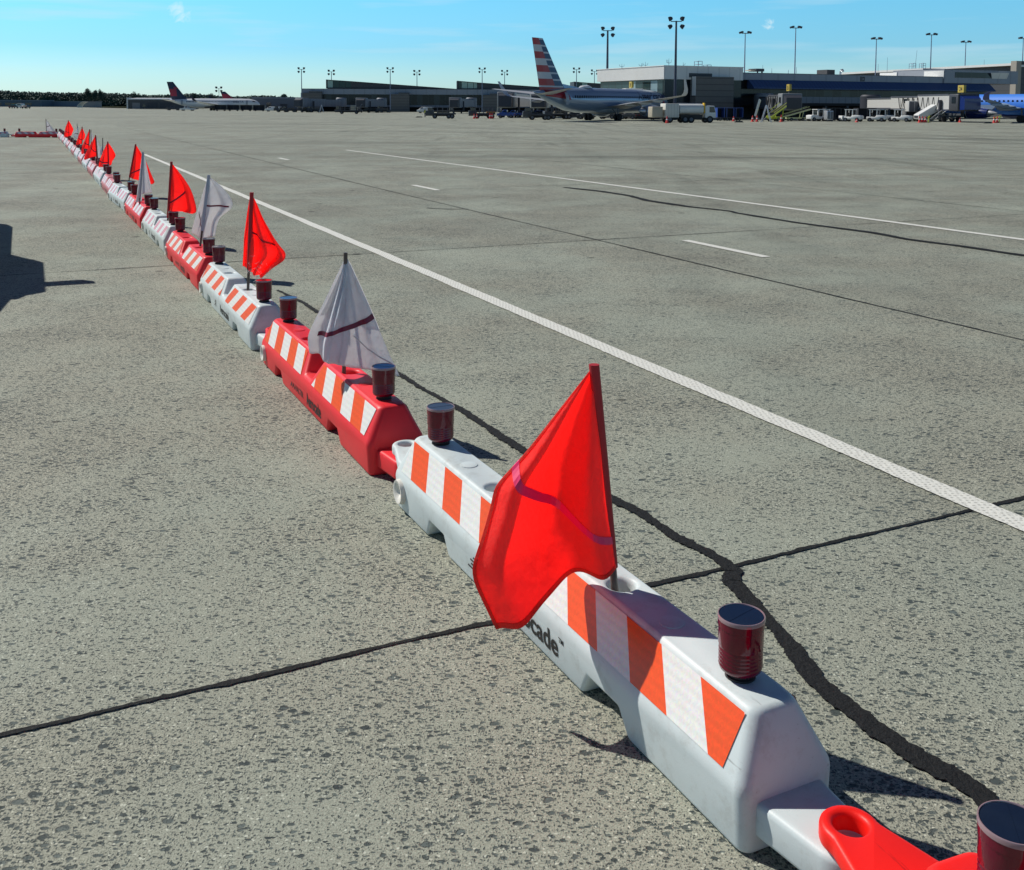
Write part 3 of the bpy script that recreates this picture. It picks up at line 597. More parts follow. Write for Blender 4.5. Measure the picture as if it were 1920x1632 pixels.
def flag(base, top, white, lobes, label, sleeve=None, tapes=(), tape_mat=None, seed=0, n=40, m=22, sunk=0.10, Y=None, sleeve_to=None, extra=None):
    """base/top: pole foot and tip in the photo; lobes: (outer edge, inner edge, dy of outer edge, dy of inner edge, folds)"""
    rnd = random.Random(seed)
    b = gp(base[0], base[1], .27) if Y is None else at(base[0], base[1], Y); Yb = b.y
    tp = at(top[0], top[1], Yb)
    e = empty('safety_flag', (b.x, b.y, b.z - sunk), 0, label, 'flag', 'flags standing in the barricades')
    org = Vector((b.x, b.y, b.z - sunk))
    d = (tp - b); foot = b - d.normalized() * sunk
    mp_ = MB(); mp_.tube([foot - org, tp - org], .0095, 12); mp_.build('pole', POLE_D, e, True)
    if sleeve:
        st_ = sleeve_to if sleeve_to else 0.06
        sv = MB(); sv.tube([b.lerp(tp, st_) - org, b.lerp(tp, .5) - org, b.lerp(tp, 1.0) - org], .0135, 12); sv.lathe([(.0, 0), (.0135, 0), (.0135, .004), (.0, .004)], 12, tuple(tp - org - Vector((0, 0, .001)))); sv.build('sleeve', sleeve, e, True)
    surf = []
    for oe, ie, dyo, dyi, folds in lobes:
        O = resample([(p[0], p[1]) for p in oe], n); I = resample([(p[0], p[1]) for p in ie], n); grid = []
        for i in range(n + 1):
            t = i / n; rw = []
            a = at(O[i].x, O[i].y, Yb + dyo * t ** 0.8); c = at(I[i].x, I[i].y, Yb + dyi * t)
            for j in range(m + 1):
                u = j / m; p = a.lerp(c, u); k = 0
                for (u0, u1, wd, amp) in folds: k += amp * math.exp(-((u - (u0 + (u1 - u0) * t)) / wd) ** 2)
                k += (.003 if white else .006) * math.sin(7 * u + 3.1 * t + seed) * math.sin(5 * t + seed) + .003 * math.sin(19 * u + 11 * t + seed * 2)
                p = p + Vector((0, k * min(1, t * 1.6) * (1 if u < .999 else .2), 0)); rw.append(p - org)
            grid.append(rw)
        surf.append(grid)
        mb = MB(); v = [p for rw in grid for p in rw]; f = []
        for i in range(n):
            for j in range(m): f.append((i * (m + 1) + j, i * (m + 1) + j + 1, (i + 1) * (m + 1) + j + 1, (i + 1) * (m + 1) + j))
        mb.add(v, f); o = mb.build('cloth', WHITE_C if white else RED_C, e, True)
        sm = o.modifiers.new('s', 'SOLIDIFY'); sm.thickness = .0012; bake(o)
        o.data.polygons.foreach_set('use_smooth', [True] * len(o.data.polygons))
        o['_c'] = 1
    for (li, u0, t0, u1, t1, wd) in tapes:
        g = surf[li]; K = 26; mb = MB()
        def S(u, t):
            u = max(0, min(1, u)); t = max(0, min(1, t)); x = t * n; y = u * m; i = min(n - 1, int(x)); j = min(m - 1, int(y)); fx = x - i; fy = y - j
            return (g[i][j] * (1 - fy) + g[i][j + 1] * fy) * (1 - fx) + (g[i + 1][j] * (1 - fy) + g[i + 1][j + 1] * fy) * fx
        rings = []
        for q in range(K + 1):
            fr = q / K; u = u0 + (u1 - u0) * fr; t = t0 + (t1 - t0) * fr; a = S(u, t - wd / 2); c = S(u, t + wd / 2)
            dn = Vector((0, -.003, 0)); rings.append([a + dn, c + dn, c - dn, a - dn])
        mb.loft(rings)
        par = [ch for ch in e.children if ch.name.startswith('cloth')][li]; o = mb.build('tape_strip', tape_mat or TAPE, par)
    for ch in e.children:
        if '_c' in ch: del ch['_c']
    if extra: extra(e, org, Yb, surf)
    return e

# F1 big red flag in the foreground
def hem(e, org, Yb, surf):
    g = surf[0]; mb = MB(); dn = Vector((0, -.0022, 0))
    def strip(cells):
        mb.loft([[a + dn, c + dn, c - dn, a - dn] for a, c in cells])
    strip([(g[i][0], g[i][0].lerp(g[i][2], .55)) for i in range(1, len(g))])
    strip([(g[-1][j], g[-2][j].lerp(g[-1][j], -.2)) for j in range(len(g[0]) - 1)])
    mb.build('stitched_hem', cloth_mat('red_hem', (0.75, 0.055, 0.04), (1.0, 0.06, 0.045), 0.35), [c for c in e.children if c.name.startswith('cloth')][0])
flag((1152, 1098), (1114, 686), False,
     [([(1110, 690), (1085, 722), (1035, 785), (985, 848), (955, 880), (926, 912), (922, 940), (905, 1000), (888, 1050), (884, 1065), (890, 1092), (910, 1135), (930, 1178)],
       [(1118, 690), (1130, 780), (1142, 900), (1152, 1010), (1158, 1060)], -.09, 0.0,
       [(.16, .20, .14, -.060), (.50, .62, .17, .085), (.80, .88, .10, -.045)])],
     'large red flag on a brown pole in the foreground, magenta tape across it', sleeve=POLE_R, sleeve_to=.085, tapes=[(0, .0, .40, 1.0, .87, .036)], tape_mat=TAPE_P, seed=1, n=60, m=40, extra=hem)
# F2 white flag draped like a tent
def string(e, org, Yb, surf):
    cs = [c for c in e.children if c.name.startswith('cloth')]                     # the upper half hangs folded double
    for g, par in zip(surf, cs):
        lb = MB(); kk = int(len(g) * .62); dn = Vector((0, .014, 0)); mm = len(g[0]); lb.add([p + dn for rw in g[1:kk] for p in rw], [(i * mm + q, i * mm + q + 1, (i + 1) * mm + q + 1, (i + 1) * mm + q) for i in range(kk - 2) for q in range(mm - 1)]); lb.build('inner_fold', WHITE_C, par, True)
    mb = MB(); pts = [at(*q, Yb - .06) - org for q in ((663, 630), (690, 655), (712, 670), (738, 684))]; mb.tube(pts, .003, 6); o = mb.build('cord', FRAY, e)
flag((645, 697), (648, 474), True,
     [([(645, 488), (630, 520), (608, 565), (588, 605), (577, 630), (577, 645), (580, 663)], [(650, 485), (650, 530), (648, 570), (645, 610), (640, 650), (634, 685)], -.10, -.13, [(.85, .7, .10, -.035), (.3, .25, .15, .05), (.55, .55, .09, -.03)]),
      ([(652, 486), (668, 520), (688, 565), (700, 592), (716, 630), (733, 672), (750, 706)], [(650, 485), (650, 530), (648, 570), (645, 610), (640, 650), (634, 685)], .06, -.13, [(.7, .45, .2, .02), (.2, .3, .15, -.02)])],
     'white flag draped like a tent over the red barricade, dark tape across it', sleeve=None, tapes=[(0, .22, .80, 1.0, .66, .045), (1, 0.0, .485, 1.0, .66, .045)], seed=2, n=40, m=26, extra=string)
# F3 frayed red flag
def fray(e, org, Yb, surf):
    mb = MB(); rnd = random.Random(4); g = surf[0]
    for i in range(34):
        p = Vector(g[-1 - int(rnd.random() * 9)][rnd.randrange(0, 23)]) if i % 3 else Vector(g[-1][rnd.randrange(0, 23)]); pts = [p + Vector((0, -.006, 0))]
        for k in range(4): pts.append(pts[-1] + Vector((rnd.uniform(-.016, .016), rnd.uniform(-.006, .003), rnd.uniform(-.016, .007))))
        mb.tube(pts, .0009, 4)
    mb.build('frayed_thread', FRAY, [c for c in e.children if c.name.startswith('cloth')][0])
flag((465, 543), (472, 362), False,
     [([(473, 366), (480, 378), (492, 408), (503, 428), (516, 450), (528, 466), (537, 474), (535, 488), (520, 497), (508, 505), (490, 522)], [(471, 366), (469, 420), (467, 470), (466, 500), (466, 508)], .10, -.02, [(.55, .5, .10, -.04), (.25, .3, .1, .05), (.8, .75, .08, .03)]),
      ([(469, 366), (463, 400), (457, 450), (456, 480), (455, 499)], [(471, 366), (469, 420), (467, 470), (466, 500), (466, 508)], .03, -.01, [(.5, .5, .3, .02)])],
     'red flag with a torn frayed lower edge on the white barricade', sleeve=POLE_R, sleeve_to=.21, tapes=[(0, .25, .58, 1.0, .47, .022)], seed=3, extra=fray)
# F4 white flag with two wings
flag((375.5, 462), (391.5, 329), True,
     [([(392, 332), (404, 340), (418, 352), (430, 367), (437, 380), (436, 390), (424, 399), (412, 408), (407, 420), (403, 443)], [(391, 332), (386, 372), (381, 410), (377, 440), (376, 449)], .13, .02, [(.5, .5, .15, .05), (.8, .75, .1, -.03)]),
      ([(390, 333), (382, 355), (373, 385), (364, 415), (358, 437)], [(391, 332), (386, 372), (381, 410), (377, 440), (376, 449)], -.06, .02, [(.5, .5, .3, .03)])],
     'white flag with two open wings and dark tape, on the red barricade', sleeve=POLE_W, sleeve_to=.22, tapes=[(0, .12, .52, 1.0, .46, .022), (1, .2, .62, 1.0, .86, .022)], seed=4)
# F5
flag((314.5, 414), (321.5, 304), False,
     [([(322, 306), (331, 317), (343, 332), (355, 350), (362, 366), (368, 388), (369, 399), (361, 402), (352, 399)], [(321, 306), (319, 335), (317, 370), (316, 395)], .12, 0, [(.4, .4, .12, .05), (.75, .8, .1, -.03)])],
     'red flag blown to the right on the pink-striped white barricade', sleeve=POLE_R, sleeve_to=.05, tapes=[(0, .35, .55, 1.0, .85, .03)], seed=5)
# F6 white, folded narrow
flag((262, 381), (268, 286), True,
     [([(266, 288), (263, 315), (259, 345), (256, 372), (254, 380)], [(269, 288), (268, 320), (267, 352), (266, 378)], .02, -.07, [(.6, .6, .2, .03)]),
      ([(270, 288), (274, 308), (280, 335), (285, 362)], [(269, 288), (268, 320), (267, 345), (266, 364)], .08, -.07, [(.5, .5, .3, .04)])],
     'white flag folded narrow, hanging in front of a red flag', sleeve=POLE_W, sleeve_to=.1, seed=6)
# F7 .. far group
flag((241.5, 340), (254.5, 271), False,
     [([(255, 272), (264, 286), (275, 306), (285, 330), (291, 343), (285, 346)], [(254, 273), (250, 295), (246, 315), (243, 333)], .15, 0, [(.4, .4, .12, .08), (.75, .8, .1, -.05)])],
     'red flag on a leaning pole behind the folded white flag', sleeve=POLE_R, sleeve_to=.1, tapes=[(0, .4, .6, 1.0, .88, .035)], seed=7)
flag((203.5, 313), (202, 266), False,
     [([(201, 268), (193, 285), (186, 303), (184, 320), (186, 324)], [(202, 268), (202, 285), (203, 300), (203.5, 311)], -.1, 0, [(.5, .5, .2, -.06)]),
      ([(203, 268), (209, 276), (214, 285), (217.5, 293), (210, 302), (206, 310)], [(202, 268), (202, 285), (203, 300), (203.5, 311)], .25, 0, [(.5, .5, .3, .1)])],
     'red flag spread both sides of its pole, nearest of the far cluster', sleeve=POLE_R, sleeve_to=.05, tapes=[(0, .0, .62, 1.0, .86, .035)], seed=8, n=20, m=12)
flag((193, 300), (192.5, 259), True, [([(192, 272), (188, 280), (185.5, 287), (187, 291)], [(192.5, 271), (193, 280), (193, 286), (193, 291)], .1, 0, [])],
     'small white flag low on a tall bare pole in the far cluster', seed=9, n=16, m=8)
flag((182, 306), (179, 254), False, [([(178, 256), (170, 270), (162, 285), (156, 301), (160, 300)], [(179, 256), (180, 268), (181, 280), (182, 293)], -.1, 0, [(.5, .5, .3, -.06)])],
     'broad red flag hanging left of its pole in the far cluster', sleeve=POLE_R, tapes=[(0, .4, .45, 1.0, .82, .04)], seed=10, n=20, m=12)
flag((183.5, 303), (180, 257), True, [([(181, 258), (186, 272), (188, 285), (187, 298)], [(180, 258), (181, 272), (182, 285), (183, 298)], .1, 0, [])],
     'pale flag hanging behind the broad red flag', seed=11, n=16, m=8)
flag((166, 289), (168, 243), False, [([(167, 245), (161, 258), (155, 272), (152, 286), (154, 290)], [(168, 245), (167.5, 258), (167, 272), (166, 284)], -.1, 0, [(.5, .5, .3, -.06)])],
     'narrow red flag beside a pale one in the far cluster', sleeve=POLE_R, tapes=[(0, .2, .5, 1.0, .7, .04)], seed=12, n=20, m=12)
flag((171, 286), (170.5, 244), True, [([(171, 246), (174, 254), (177, 262), (174, 275)], [(170.5, 246), (170.5, 256), (171, 266), (171, 276)], .1, 0, [])],
     'pale flag just right of the narrow red one', seed=13, n=16, m=8)
flag((153.5, 279), (154, 238), False, [([(153.5, 240), (149, 250), (145, 262), (142, 273), (146, 272)], [(154, 240), (154, 250), (153.8, 262), (153.6, 270)], -.1, 0, [(.5, .5, .3, -.06)]), ([(154.5, 240), (157, 246), (160, 254), (158, 262)], [(154, 240), (154, 250), (153.8, 258), (153.6, 264)], .2, 0, [])],
     'red flag third from the far corner of the row', sleeve=POLE_R, tapes=[(0, .1, .5, 1.0, .75, .04)], seed=14, n=20, m=12)
flag((147, 266), (144.5, 232), True, [([(146, 238), (141, 247), (136, 253), (140, 259)], [(147, 238), (147, 246), (147, 253), (147, 260)], -.1, 0, [])],
     'white flag second from the far corner of the row', seed=15, n=16, m=8, tapes=[(0, .2, .6, 1.0, .6, .06)])
flag((127, 263), (128, 226), False, [([(127.5, 228), (123, 238), (121, 248), (121, 258)], [(128, 228), (129, 238), (129.5, 248), (130, 256)], -.1, 0, [(.5, .5, .3, -.08)]), ([(129, 227), (134, 235), (138, 243), (134, 254)], [(128, 228), (129, 238), (129.5, 248), (130, 256)], .3, 0, [])],
     'red flag farthest away, at the corner of the two rows', sleeve=POLE_R, tapes=[(0, .1, .6, 1.0, .75, .05)], seed=16, n=20, m=12)
flag((87, 249), (86, 223), True, [([(88, 226), (93, 233), (99, 240), (104, 247)], [(86.3, 226), (86.6, 234), (86.8, 241), (87, 247)], .1, 0, [(.5, .5, .25, .1)])],
     'white flag on the red barricade of the far cross row', sleeve=POLE_D, seed=17, n=20, m=12, tapes=[(0, .3, .45, 1.0, .6, .05)], Y=47.4)

# ------------------------------------------------------------------ BACKGROUND MATERIALS
STEEL = mat('grey_steel', (0.12, 0.13, 0.155), 0.5, 0.3); DSTEEL = mat('dark_steel', (0.035, 0.04, 0.055), 0.55); GALV = mat('galvanised_pole', (0.17, 0.21, 0.30), 0.5, 0.2)
TYRE = mat('tyre_rubber', (0.015, 0.015, 0.017), 0.8); VWHITE = mat('white_vehicle_paint', (0.72, 0.73, 0.72), 0.35, dirt=(0.4, 0.38, 0.33, 0.4), scale=2)
GLASS = mat('dark_glass', (0.02, 0.028, 0.035), 0.08, spec=0.8); VBLUE = mat('blue_vehicle_paint', (0.03, 0.08, 0.32), 0.4); VGREY = mat('dark_grey_vehicle_paint', (0.05, 0.055, 0.065), 0.5)
YEL = mat('yellow_paint', (0.72, 0.45, 0.03), 0.5); CONE_R = mat('cone_red_orange', (0.75, 0.06, 0.05), 0.55); CONE_W = mat('cone_white_band', (0.75, 0.75, 0.75), 0.5)
LIME = mat('lime_yellow_paint', (0.55, 0.62, 0.06), 0.5); TAN = mat('tan_paint', (0.42, 0.38, 0.30), 0.5); ALU = mat('aluminium', (0.55, 0.57, 0.60), 0.35, 0.6)
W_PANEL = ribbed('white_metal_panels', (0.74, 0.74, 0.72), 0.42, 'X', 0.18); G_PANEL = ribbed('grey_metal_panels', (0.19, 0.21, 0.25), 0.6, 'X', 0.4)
G_PANEL_L = ribbed('pale_grey_fascia', (0.30, 0.33, 0.38), 0.25, 'X', 0.2); BLOCKS = ribbed('grey_block_wall', (0.15, 0.145, 0.14), 0.9, 'Z', 0.6, 0.8)
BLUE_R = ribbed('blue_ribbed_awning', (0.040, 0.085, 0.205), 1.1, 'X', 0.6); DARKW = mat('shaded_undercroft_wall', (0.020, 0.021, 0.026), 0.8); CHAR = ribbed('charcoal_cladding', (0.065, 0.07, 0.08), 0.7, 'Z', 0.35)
GL_A = glazing('terminal_glazing', (0.012, 0.018, 0.024), 0.45, 'X', (0.03, 0.045, 0.055), 0.3); GL_G = glazing('clerestory_glazing', (0.03, 0.07, 0.07), 0.42, 'X', (0.36, 0.52, 0.46), 0.4)
GL_Y = glazing('side_glazing', (0.03, 0.06, 0.065), 0.4, 'Y', (0.22, 0.32, 0.36), 0.4); ROOFW = mat('white_roof_membrane', (0.78, 0.78, 0.76), 0.6); CONCB = mat('tan_concrete', (0.38, 0.35, 0.30), 0.8)

def wheel(mb, x, y, r, w_, mi=0): mb.lathe([(r * .55, -w_ / 2), (r, -w_ / 2 + .02), (r, w_ / 2 - .02), (r * .55, w_ / 2)], 14, (x, y, r), 'y', mi)
def wheels(e, xs, ys, r, w_=.25, tw=None):
    for x in xs:
        for y in ys:
            mb = MB(); wheel(mb, 0, 0, r, w_); o = mb.build('wheel', TYRE, e, True); o.location = (x, y, 0)
            h = MB(); h.lathe([(.0, -w_ / 2 - .01), (r * .56, -w_ / 2 - .01), (r * .56, w_ / 2 + .01), (.0, w_ / 2 + .01)], 10, (0, 0, r), 'y'); h.build('hub', STEEL, o)

# ------------------------------------------------------------------ TREES
LEAF = mat('far_tree_leaves', (0.035, 0.075, 0.065), 0.8, var=0.6, scale=0.12); BARK = mat('tree_bark', (0.08, 0.065, 0.05), 0.9)
def leaves(mb, rnd, c, rad, n, s):
    for _ in range(n):
        d = Vector((rnd.gauss(0, 1), rnd.gauss(0, 1), rnd.gauss(0, 1))).normalized() * (rnd.random() ** .4); p = Vector((c[0] + d.x * rad[0], c[1] + d.y * rad[1], c[2] + d.z * rad[2]))
        a = Vector((rnd.gauss(0, 1), rnd.gauss(0, 1), rnd.gauss(0, 1))).normalized(); b = a.orthogonal().normalized(); k = s * rnd.uniform(.6, 1.4)
        mb.add([p + a * k, p + b * k * .8, p - a * k, p - b * k * .8], [(0, 1, 2, 3)])
def tree(px, D, ytop, wpx, label, seed):
    rnd = random.Random(seed); b = on(px, D); H = at(px, ytop, D).z - b.z; W_ = wpx * D / F / 2
    e = empty('leafy_tree', b, 0, label, 'tree', 'trees standing above the far wood')
    t = MB(); t.tube([(0, 0, 0), (.2, 0, H * .3), (.1, .2, H * .6), (0, 0, H * .8)], [W_ * .08, W_ * .06, W_ * .04, .1], 8)
    for k in range(5): a = k * 1.3; t.tube([(0, 0, H * (.3 + k * .08)), (math.cos(a) * W_ * .6, math.sin(a) * W_ * .6, H * (.5 + .08 * k))], [W_ * .035, .06], 6)
    t.build('trunk', BARK, e)
    c = MB()
    for k in range(12): a = rnd.random() * 6.3; r_ = W_ * .6 * rnd.random() ** .5; z = H * rnd.uniform(.42, .84); leaves(c, rnd, (math.cos(a) * r_, math.sin(a) * r_, z), (W_ * .42, W_ * .42, H * .16), 170, W_ * .07)
    c.build('crown', LEAF, e); return e
tb = MB(); rnd = random.Random(11)
def wood(px0, px1, D, prof, n):
    for i in range(n):
        px = px0 + (px1 - px0) * (i + rnd.random()) / n; k = (px - px0) / (px1 - px0) * (len(prof) - 1); j = min(len(prof) - 2, int(k)); yt = prof[j] + (prof[j + 1] - prof[j]) * (k - j) + rnd.uniform(-.5, 2.4)
        d = D + rnd.uniform(-25, 45); b = on(px, d); H = at(px, yt, d).z - b.z
        w_ = rnd.uniform(6, 11) * d / 900; leaves(tb, rnd, (b.x, b.y, b.z + H * .66), (w_, w_ * .7, H * .33), 150, .72 * d / 900); leaves(tb, rnd, (b.x, b.y, b.z + H * .3), (w_ * 1.1, w_ * .7, H * .34), 90, .95 * d / 900)
wood(-60, 330, 900, [170, 168, 171, 172, 173, 172, 175, 178, 177], 150); wood(320, 580, 820, [176, 175, 179, 180, 178, 181, 182], 110)
tag(tb.build('distant_wood', LEAF), 'long dark green wood along the horizon behind the airfield', 'wood', kind='stuff')
for i, (px, yt, w_, lb) in enumerate(((166, 163, 16, 'tall round-topped tree left of a pair above the wood'), (178, 165, 17, 'middle tree of the tall group above the far wood'), (190, 166, 13, 'right-hand tree of the tall group above the far wood'), (256, 170, 19, 'single round tree above the low hangar roof'))):
    tree(px, 860, yt, w_, lb, 50 + i)
tree(367, 700, 172, 22, 'round dark tree behind the tail of the white aircraft', 60); tree(398, 700, 175, 20, 'round tree behind the white aircraft, left of the small lamp mast', 61); tree(530, 700, 176, 24, 'rounded tree left of the far concourse', 62)

# ------------------------------------------------------------------ FAR LEFT: low buildings, blast fence, cars
def lowhouse(name, px0, px1, D, ytop, depth, mats, label, cat='building', yaw=0.0, roof=0.0, feats=()):
    a = on(px0, D); b = on(px1, D); L_ = b.x - a.x; H = at(px0, ytop, D).z - a.z; e = empty(name, a, yaw, label, cat)
    mb = MB(); mb.span(0, L_, 0, depth, 0, H - .6); mb.build('wall', mats[0], e)
    r = MB(); r.prism([(-.4, H - .6), (-.4, H), (depth / 2, H + roof), (depth + .4, H), (depth + .4, H - .6)], 'x', -.5, L_ + .5); r.build('roof', mats[1], e)
    for (nm, f0, f1, z0, z1, mt) in feats: q = MB(); q.span(L_ * f0, L_ * f1, -.12, -.01, H * z0, H * z1); q.build(nm, mt, e)
    return e
lowhouse('low_building', -40, 78, 780, 187.5, 20, (mat('blue_grey_wall', (.10, .14, .20), .7), mat('blue_grey_roof', (.16, .20, .28), .6)), 'long low blue grey building at the far left edge', feats=[('window', .1 + .16 * k, .2 + .16 * k, .2, .6, GLASS) for k in range(5)])
lowhouse('low_shed', 78, 150, 800, 190, 15, (mat('blue_shed', (.13, .18, .27), .7), mat('shed_roof', (.2, .24, .3), .6)), 'low blue shed left of the curved blast deflector')
lowhouse('grey_store', 158, 178, 720, 190, 12, (mat('store_wall', (.2, .22, .24), .7), STEEL), 'small grey store right of the curved blast deflector')
hg = lowhouse('low_hangar', 242, 345, 560, 185.2, 26, (mat('dark_hangar_wall', (.07, .075, .085), .7), mat('pale_hangar_roof', (.50, .53, .56), .5)), 'low hangar with a pale roof, left of the white aircraft', roof=.5, feats=[('hangar_door', .06, .2, .0, .6, mat('grey_door', (.2, .2, .22), .6)), ('hangar_door', .34, .52, .0, .62, DSTEEL), ('hangar_door', .56, .78, .0, .62, DSTEEL), ('window', .25, .3, .2, .45, GLASS)])
q = MB(); q.span(-1.2, -.5, -.3, 6, -.0, at(242, 183.5, 560).z - on(242, 560).z); q.build('end_wall', mat('pale_end_wall', (.6, .62, .62), .6), hg)
# blast deflector
b = on(144, 640); e = empty('blast_deflector', b, R(8), 'curved pale blast deflector standing alone before the wood', 'blast fence'); W_ = 11 * 640 / F * 1.0
mb = MB(); pr = [(3.2 * (i / 8) ** 2.2, 3.6 * i / 8 * 1.0) for i in range(9)]; poly = [(p[0], p[1]) for p in pr] + [(p[0] + .12, p[1] - .05) for p in reversed(pr)]; mb.prism([(x, z) for x, z in poly], 'y', 0, 1)
mb.v = [(v[0] + v[1] * 2.2, v[1] * 5, v[2]) for v in mb.v]; mb.build('curved_plate', mat('pale_steel_plate', (.62, .63, .6), .5, .2), e)
for k in range(3): s_ = MB(); s_.tube([(5.4 + k * .1, .6 + 1.8 * k, 0), (3.3 + 2 * k * .5, .6 + 1.8 * k, 3.2)], .07, 6); s_.build('strut', STEEL, e)
def car(name, pos, rz, paint, label, kind='car', group=None, L_=4.6, H=1.5, W_=1.8, cat='car', scale=1.0, bar=None):
    e = empty(name, pos, rz, label, cat, group, scale); bd = MB()
    if kind == 'pickup': sec = [(-L_ / 2, .45, .98), (-L_ * .08, .45, 1.0), (-L_ * .06, .45, H), (L_ * .14, .45, H), (L_ * .24, .45, 1.08), (L_ / 2, .45, .9)]
    elif kind == 'truck': sec = [(-L_ / 2, .45, 1.38), (-L_ * .05, .45, 1.42), (-L_ * .03, .45, H), (L_ * .26, .45, H), (L_ * .35, .45, 1.5), (L_ * .46, .45, 1.38), (L_ / 2, .45, 1.05)]
    elif kind == 'van': sec = [(-L_ / 2, .4, H * .98), (L_ * .22, .4, H), (L_ * .36, .4, H * .62), (L_ / 2, .4, H * .5)]
    else: sec = [(-L_ / 2, .4, .85), (-L_ * .42, .4, .95), (-L_ * .26, .4, H), (L_ * .1, .4, H), (L_ * .25, .4, .95), (L_ / 2, .4, .78)]
    for i in range(len(sec) - 1):
        pass
    rings = []
    for x, z0, z1 in sec:
        tp = .82 if z1 > 1.15 else .97; zm = min(z1 - .02, .95 if kind != 'van' else 1.15)
        rings.append([(x, -W_ / 2, z0), (x, -W_ / 2, zm), (x, -W_ / 2 * tp, z1), (x, W_ / 2 * tp, z1), (x, W_ / 2, zm), (x, W_ / 2, z0)])
    bd.loft(rings); o = bd.build('body', paint, e); bevel(o, .22 if kind == 'truck' else .06, 4 if kind == 'truck' else 2, 20)
    g = MB(); zt = H - .12; zb = {'van': 1.2, 'truck': 1.45}.get(kind, 1.02)
    x0, x1 = {'pickup': (-L_ * .04, L_ * .12), 'truck': (-L_ * .01, L_ * .24), 'van': (L_ * .1, L_ * .26)}.get(kind, (-L_ * .25, L_ * .1))
    for s in (-1, 1):
        g2 = MB(); g2.add([(x0, s * (W_ / 2 * .95 + .02), zb), (x1 + .15, s * (W_ / 2 * .95 + .02), zb), (x1, s * (W_ / 2 * .84 + .03), zt), (x0, s * (W_ / 2 * .84 + .03), zt)], [(0, 1, 2, 3)]); g2.build('side_window', GLASS, e)
    ws = MB(); xa, xb = {'pickup': (L_ * .24, L_ * .14), 'truck': (L_ * .35, L_ * .27), 'van': (L_ * .36, L_ * .23)}.get(kind, (L_ * .25, L_ * .1))
    ws.add([(xa + .04, -W_ * .42, zb + .06), (xa + .04, W_ * .42, zb + .06), (xb + .05, W_ * .38, zt), (xb + .05, -W_ * .38, zt)], [(0, 1, 2, 3)]); ws.build('windscreen', GLASS, e)
    rw = MB(); xr = {'pickup': -L_ * .07, 'truck': -L_ * .04, 'van': -L_ / 2 - .01}.get(kind, -L_ * .35); rw.add([(xr - .03, -W_ * .38, zb), (xr - .03, W_ * .38, zb), (xr - .01, W_ * .36, zt), (xr - .01, -W_ * .36, zt)], [(0, 1, 2, 3)]); rw.build('rear_window', GLASS, e)
    for s in (-1, 1):
        h = MB(); h.box(L_ / 2, s * W_ * .36, .72, .06, .28, .16); h.build('headlight', CONE_W, e)
        t = MB(); t.box(-L_ / 2, s * W_ * .42, .75, .06, .16, .22); t.build('tail_light', CONE_R, e)
    wheels(e, (-L_ * .31, L_ * .31), (-W_ * .44, W_ * .44), .35, .24)
    if bar: bb = MB(); bb.box(L_ * .02, 0, H + .07, .25, W_ * .6, .13); bb.build('light_bar', bar, e)
    return e
car('pickup_truck', on(25, 410), R(100), VGREY, 'dark pickup with a yellow light bar, far off at the left edge', 'pickup', L_=5.4, H=1.9, W_=2.1, cat='pickup', bar=YEL)
car('van', on(40, 430), R(95), VWHITE, 'tiny white van beside the far dark pickup', 'van', L_=5, H=2.0, W_=2, cat='van')
car('car', on(49, 405), R(95), VGREY, 'small dark car right of the tiny white van', L_=4.6, H=1.4, cat='car')
# own service truck parked just outside the left edge, its shadow reaches the picture
tr = car('pickup_truck', (0, 0, 0), 0, VWHITE, 'service pickup just past the left edge, its shadow on the apron', 'truck', L_=6.0, H=1.92, W_=2.05, cat='pickup')
tr.location = st(-1.88, 12.15, 0); tr.rotation_euler = (0, 0, YAW - math.pi / 2)
mb = MB(); mb.box(1.72, 1.35, 1.25, .13, .42, .17); mb.tube([(1.72, .9, 1.15), (1.72, 1.25, 1.22)], .05, 6); o = mb.build('door_mirror', VGREY, tr); bevel(o, .04, 2, 20)

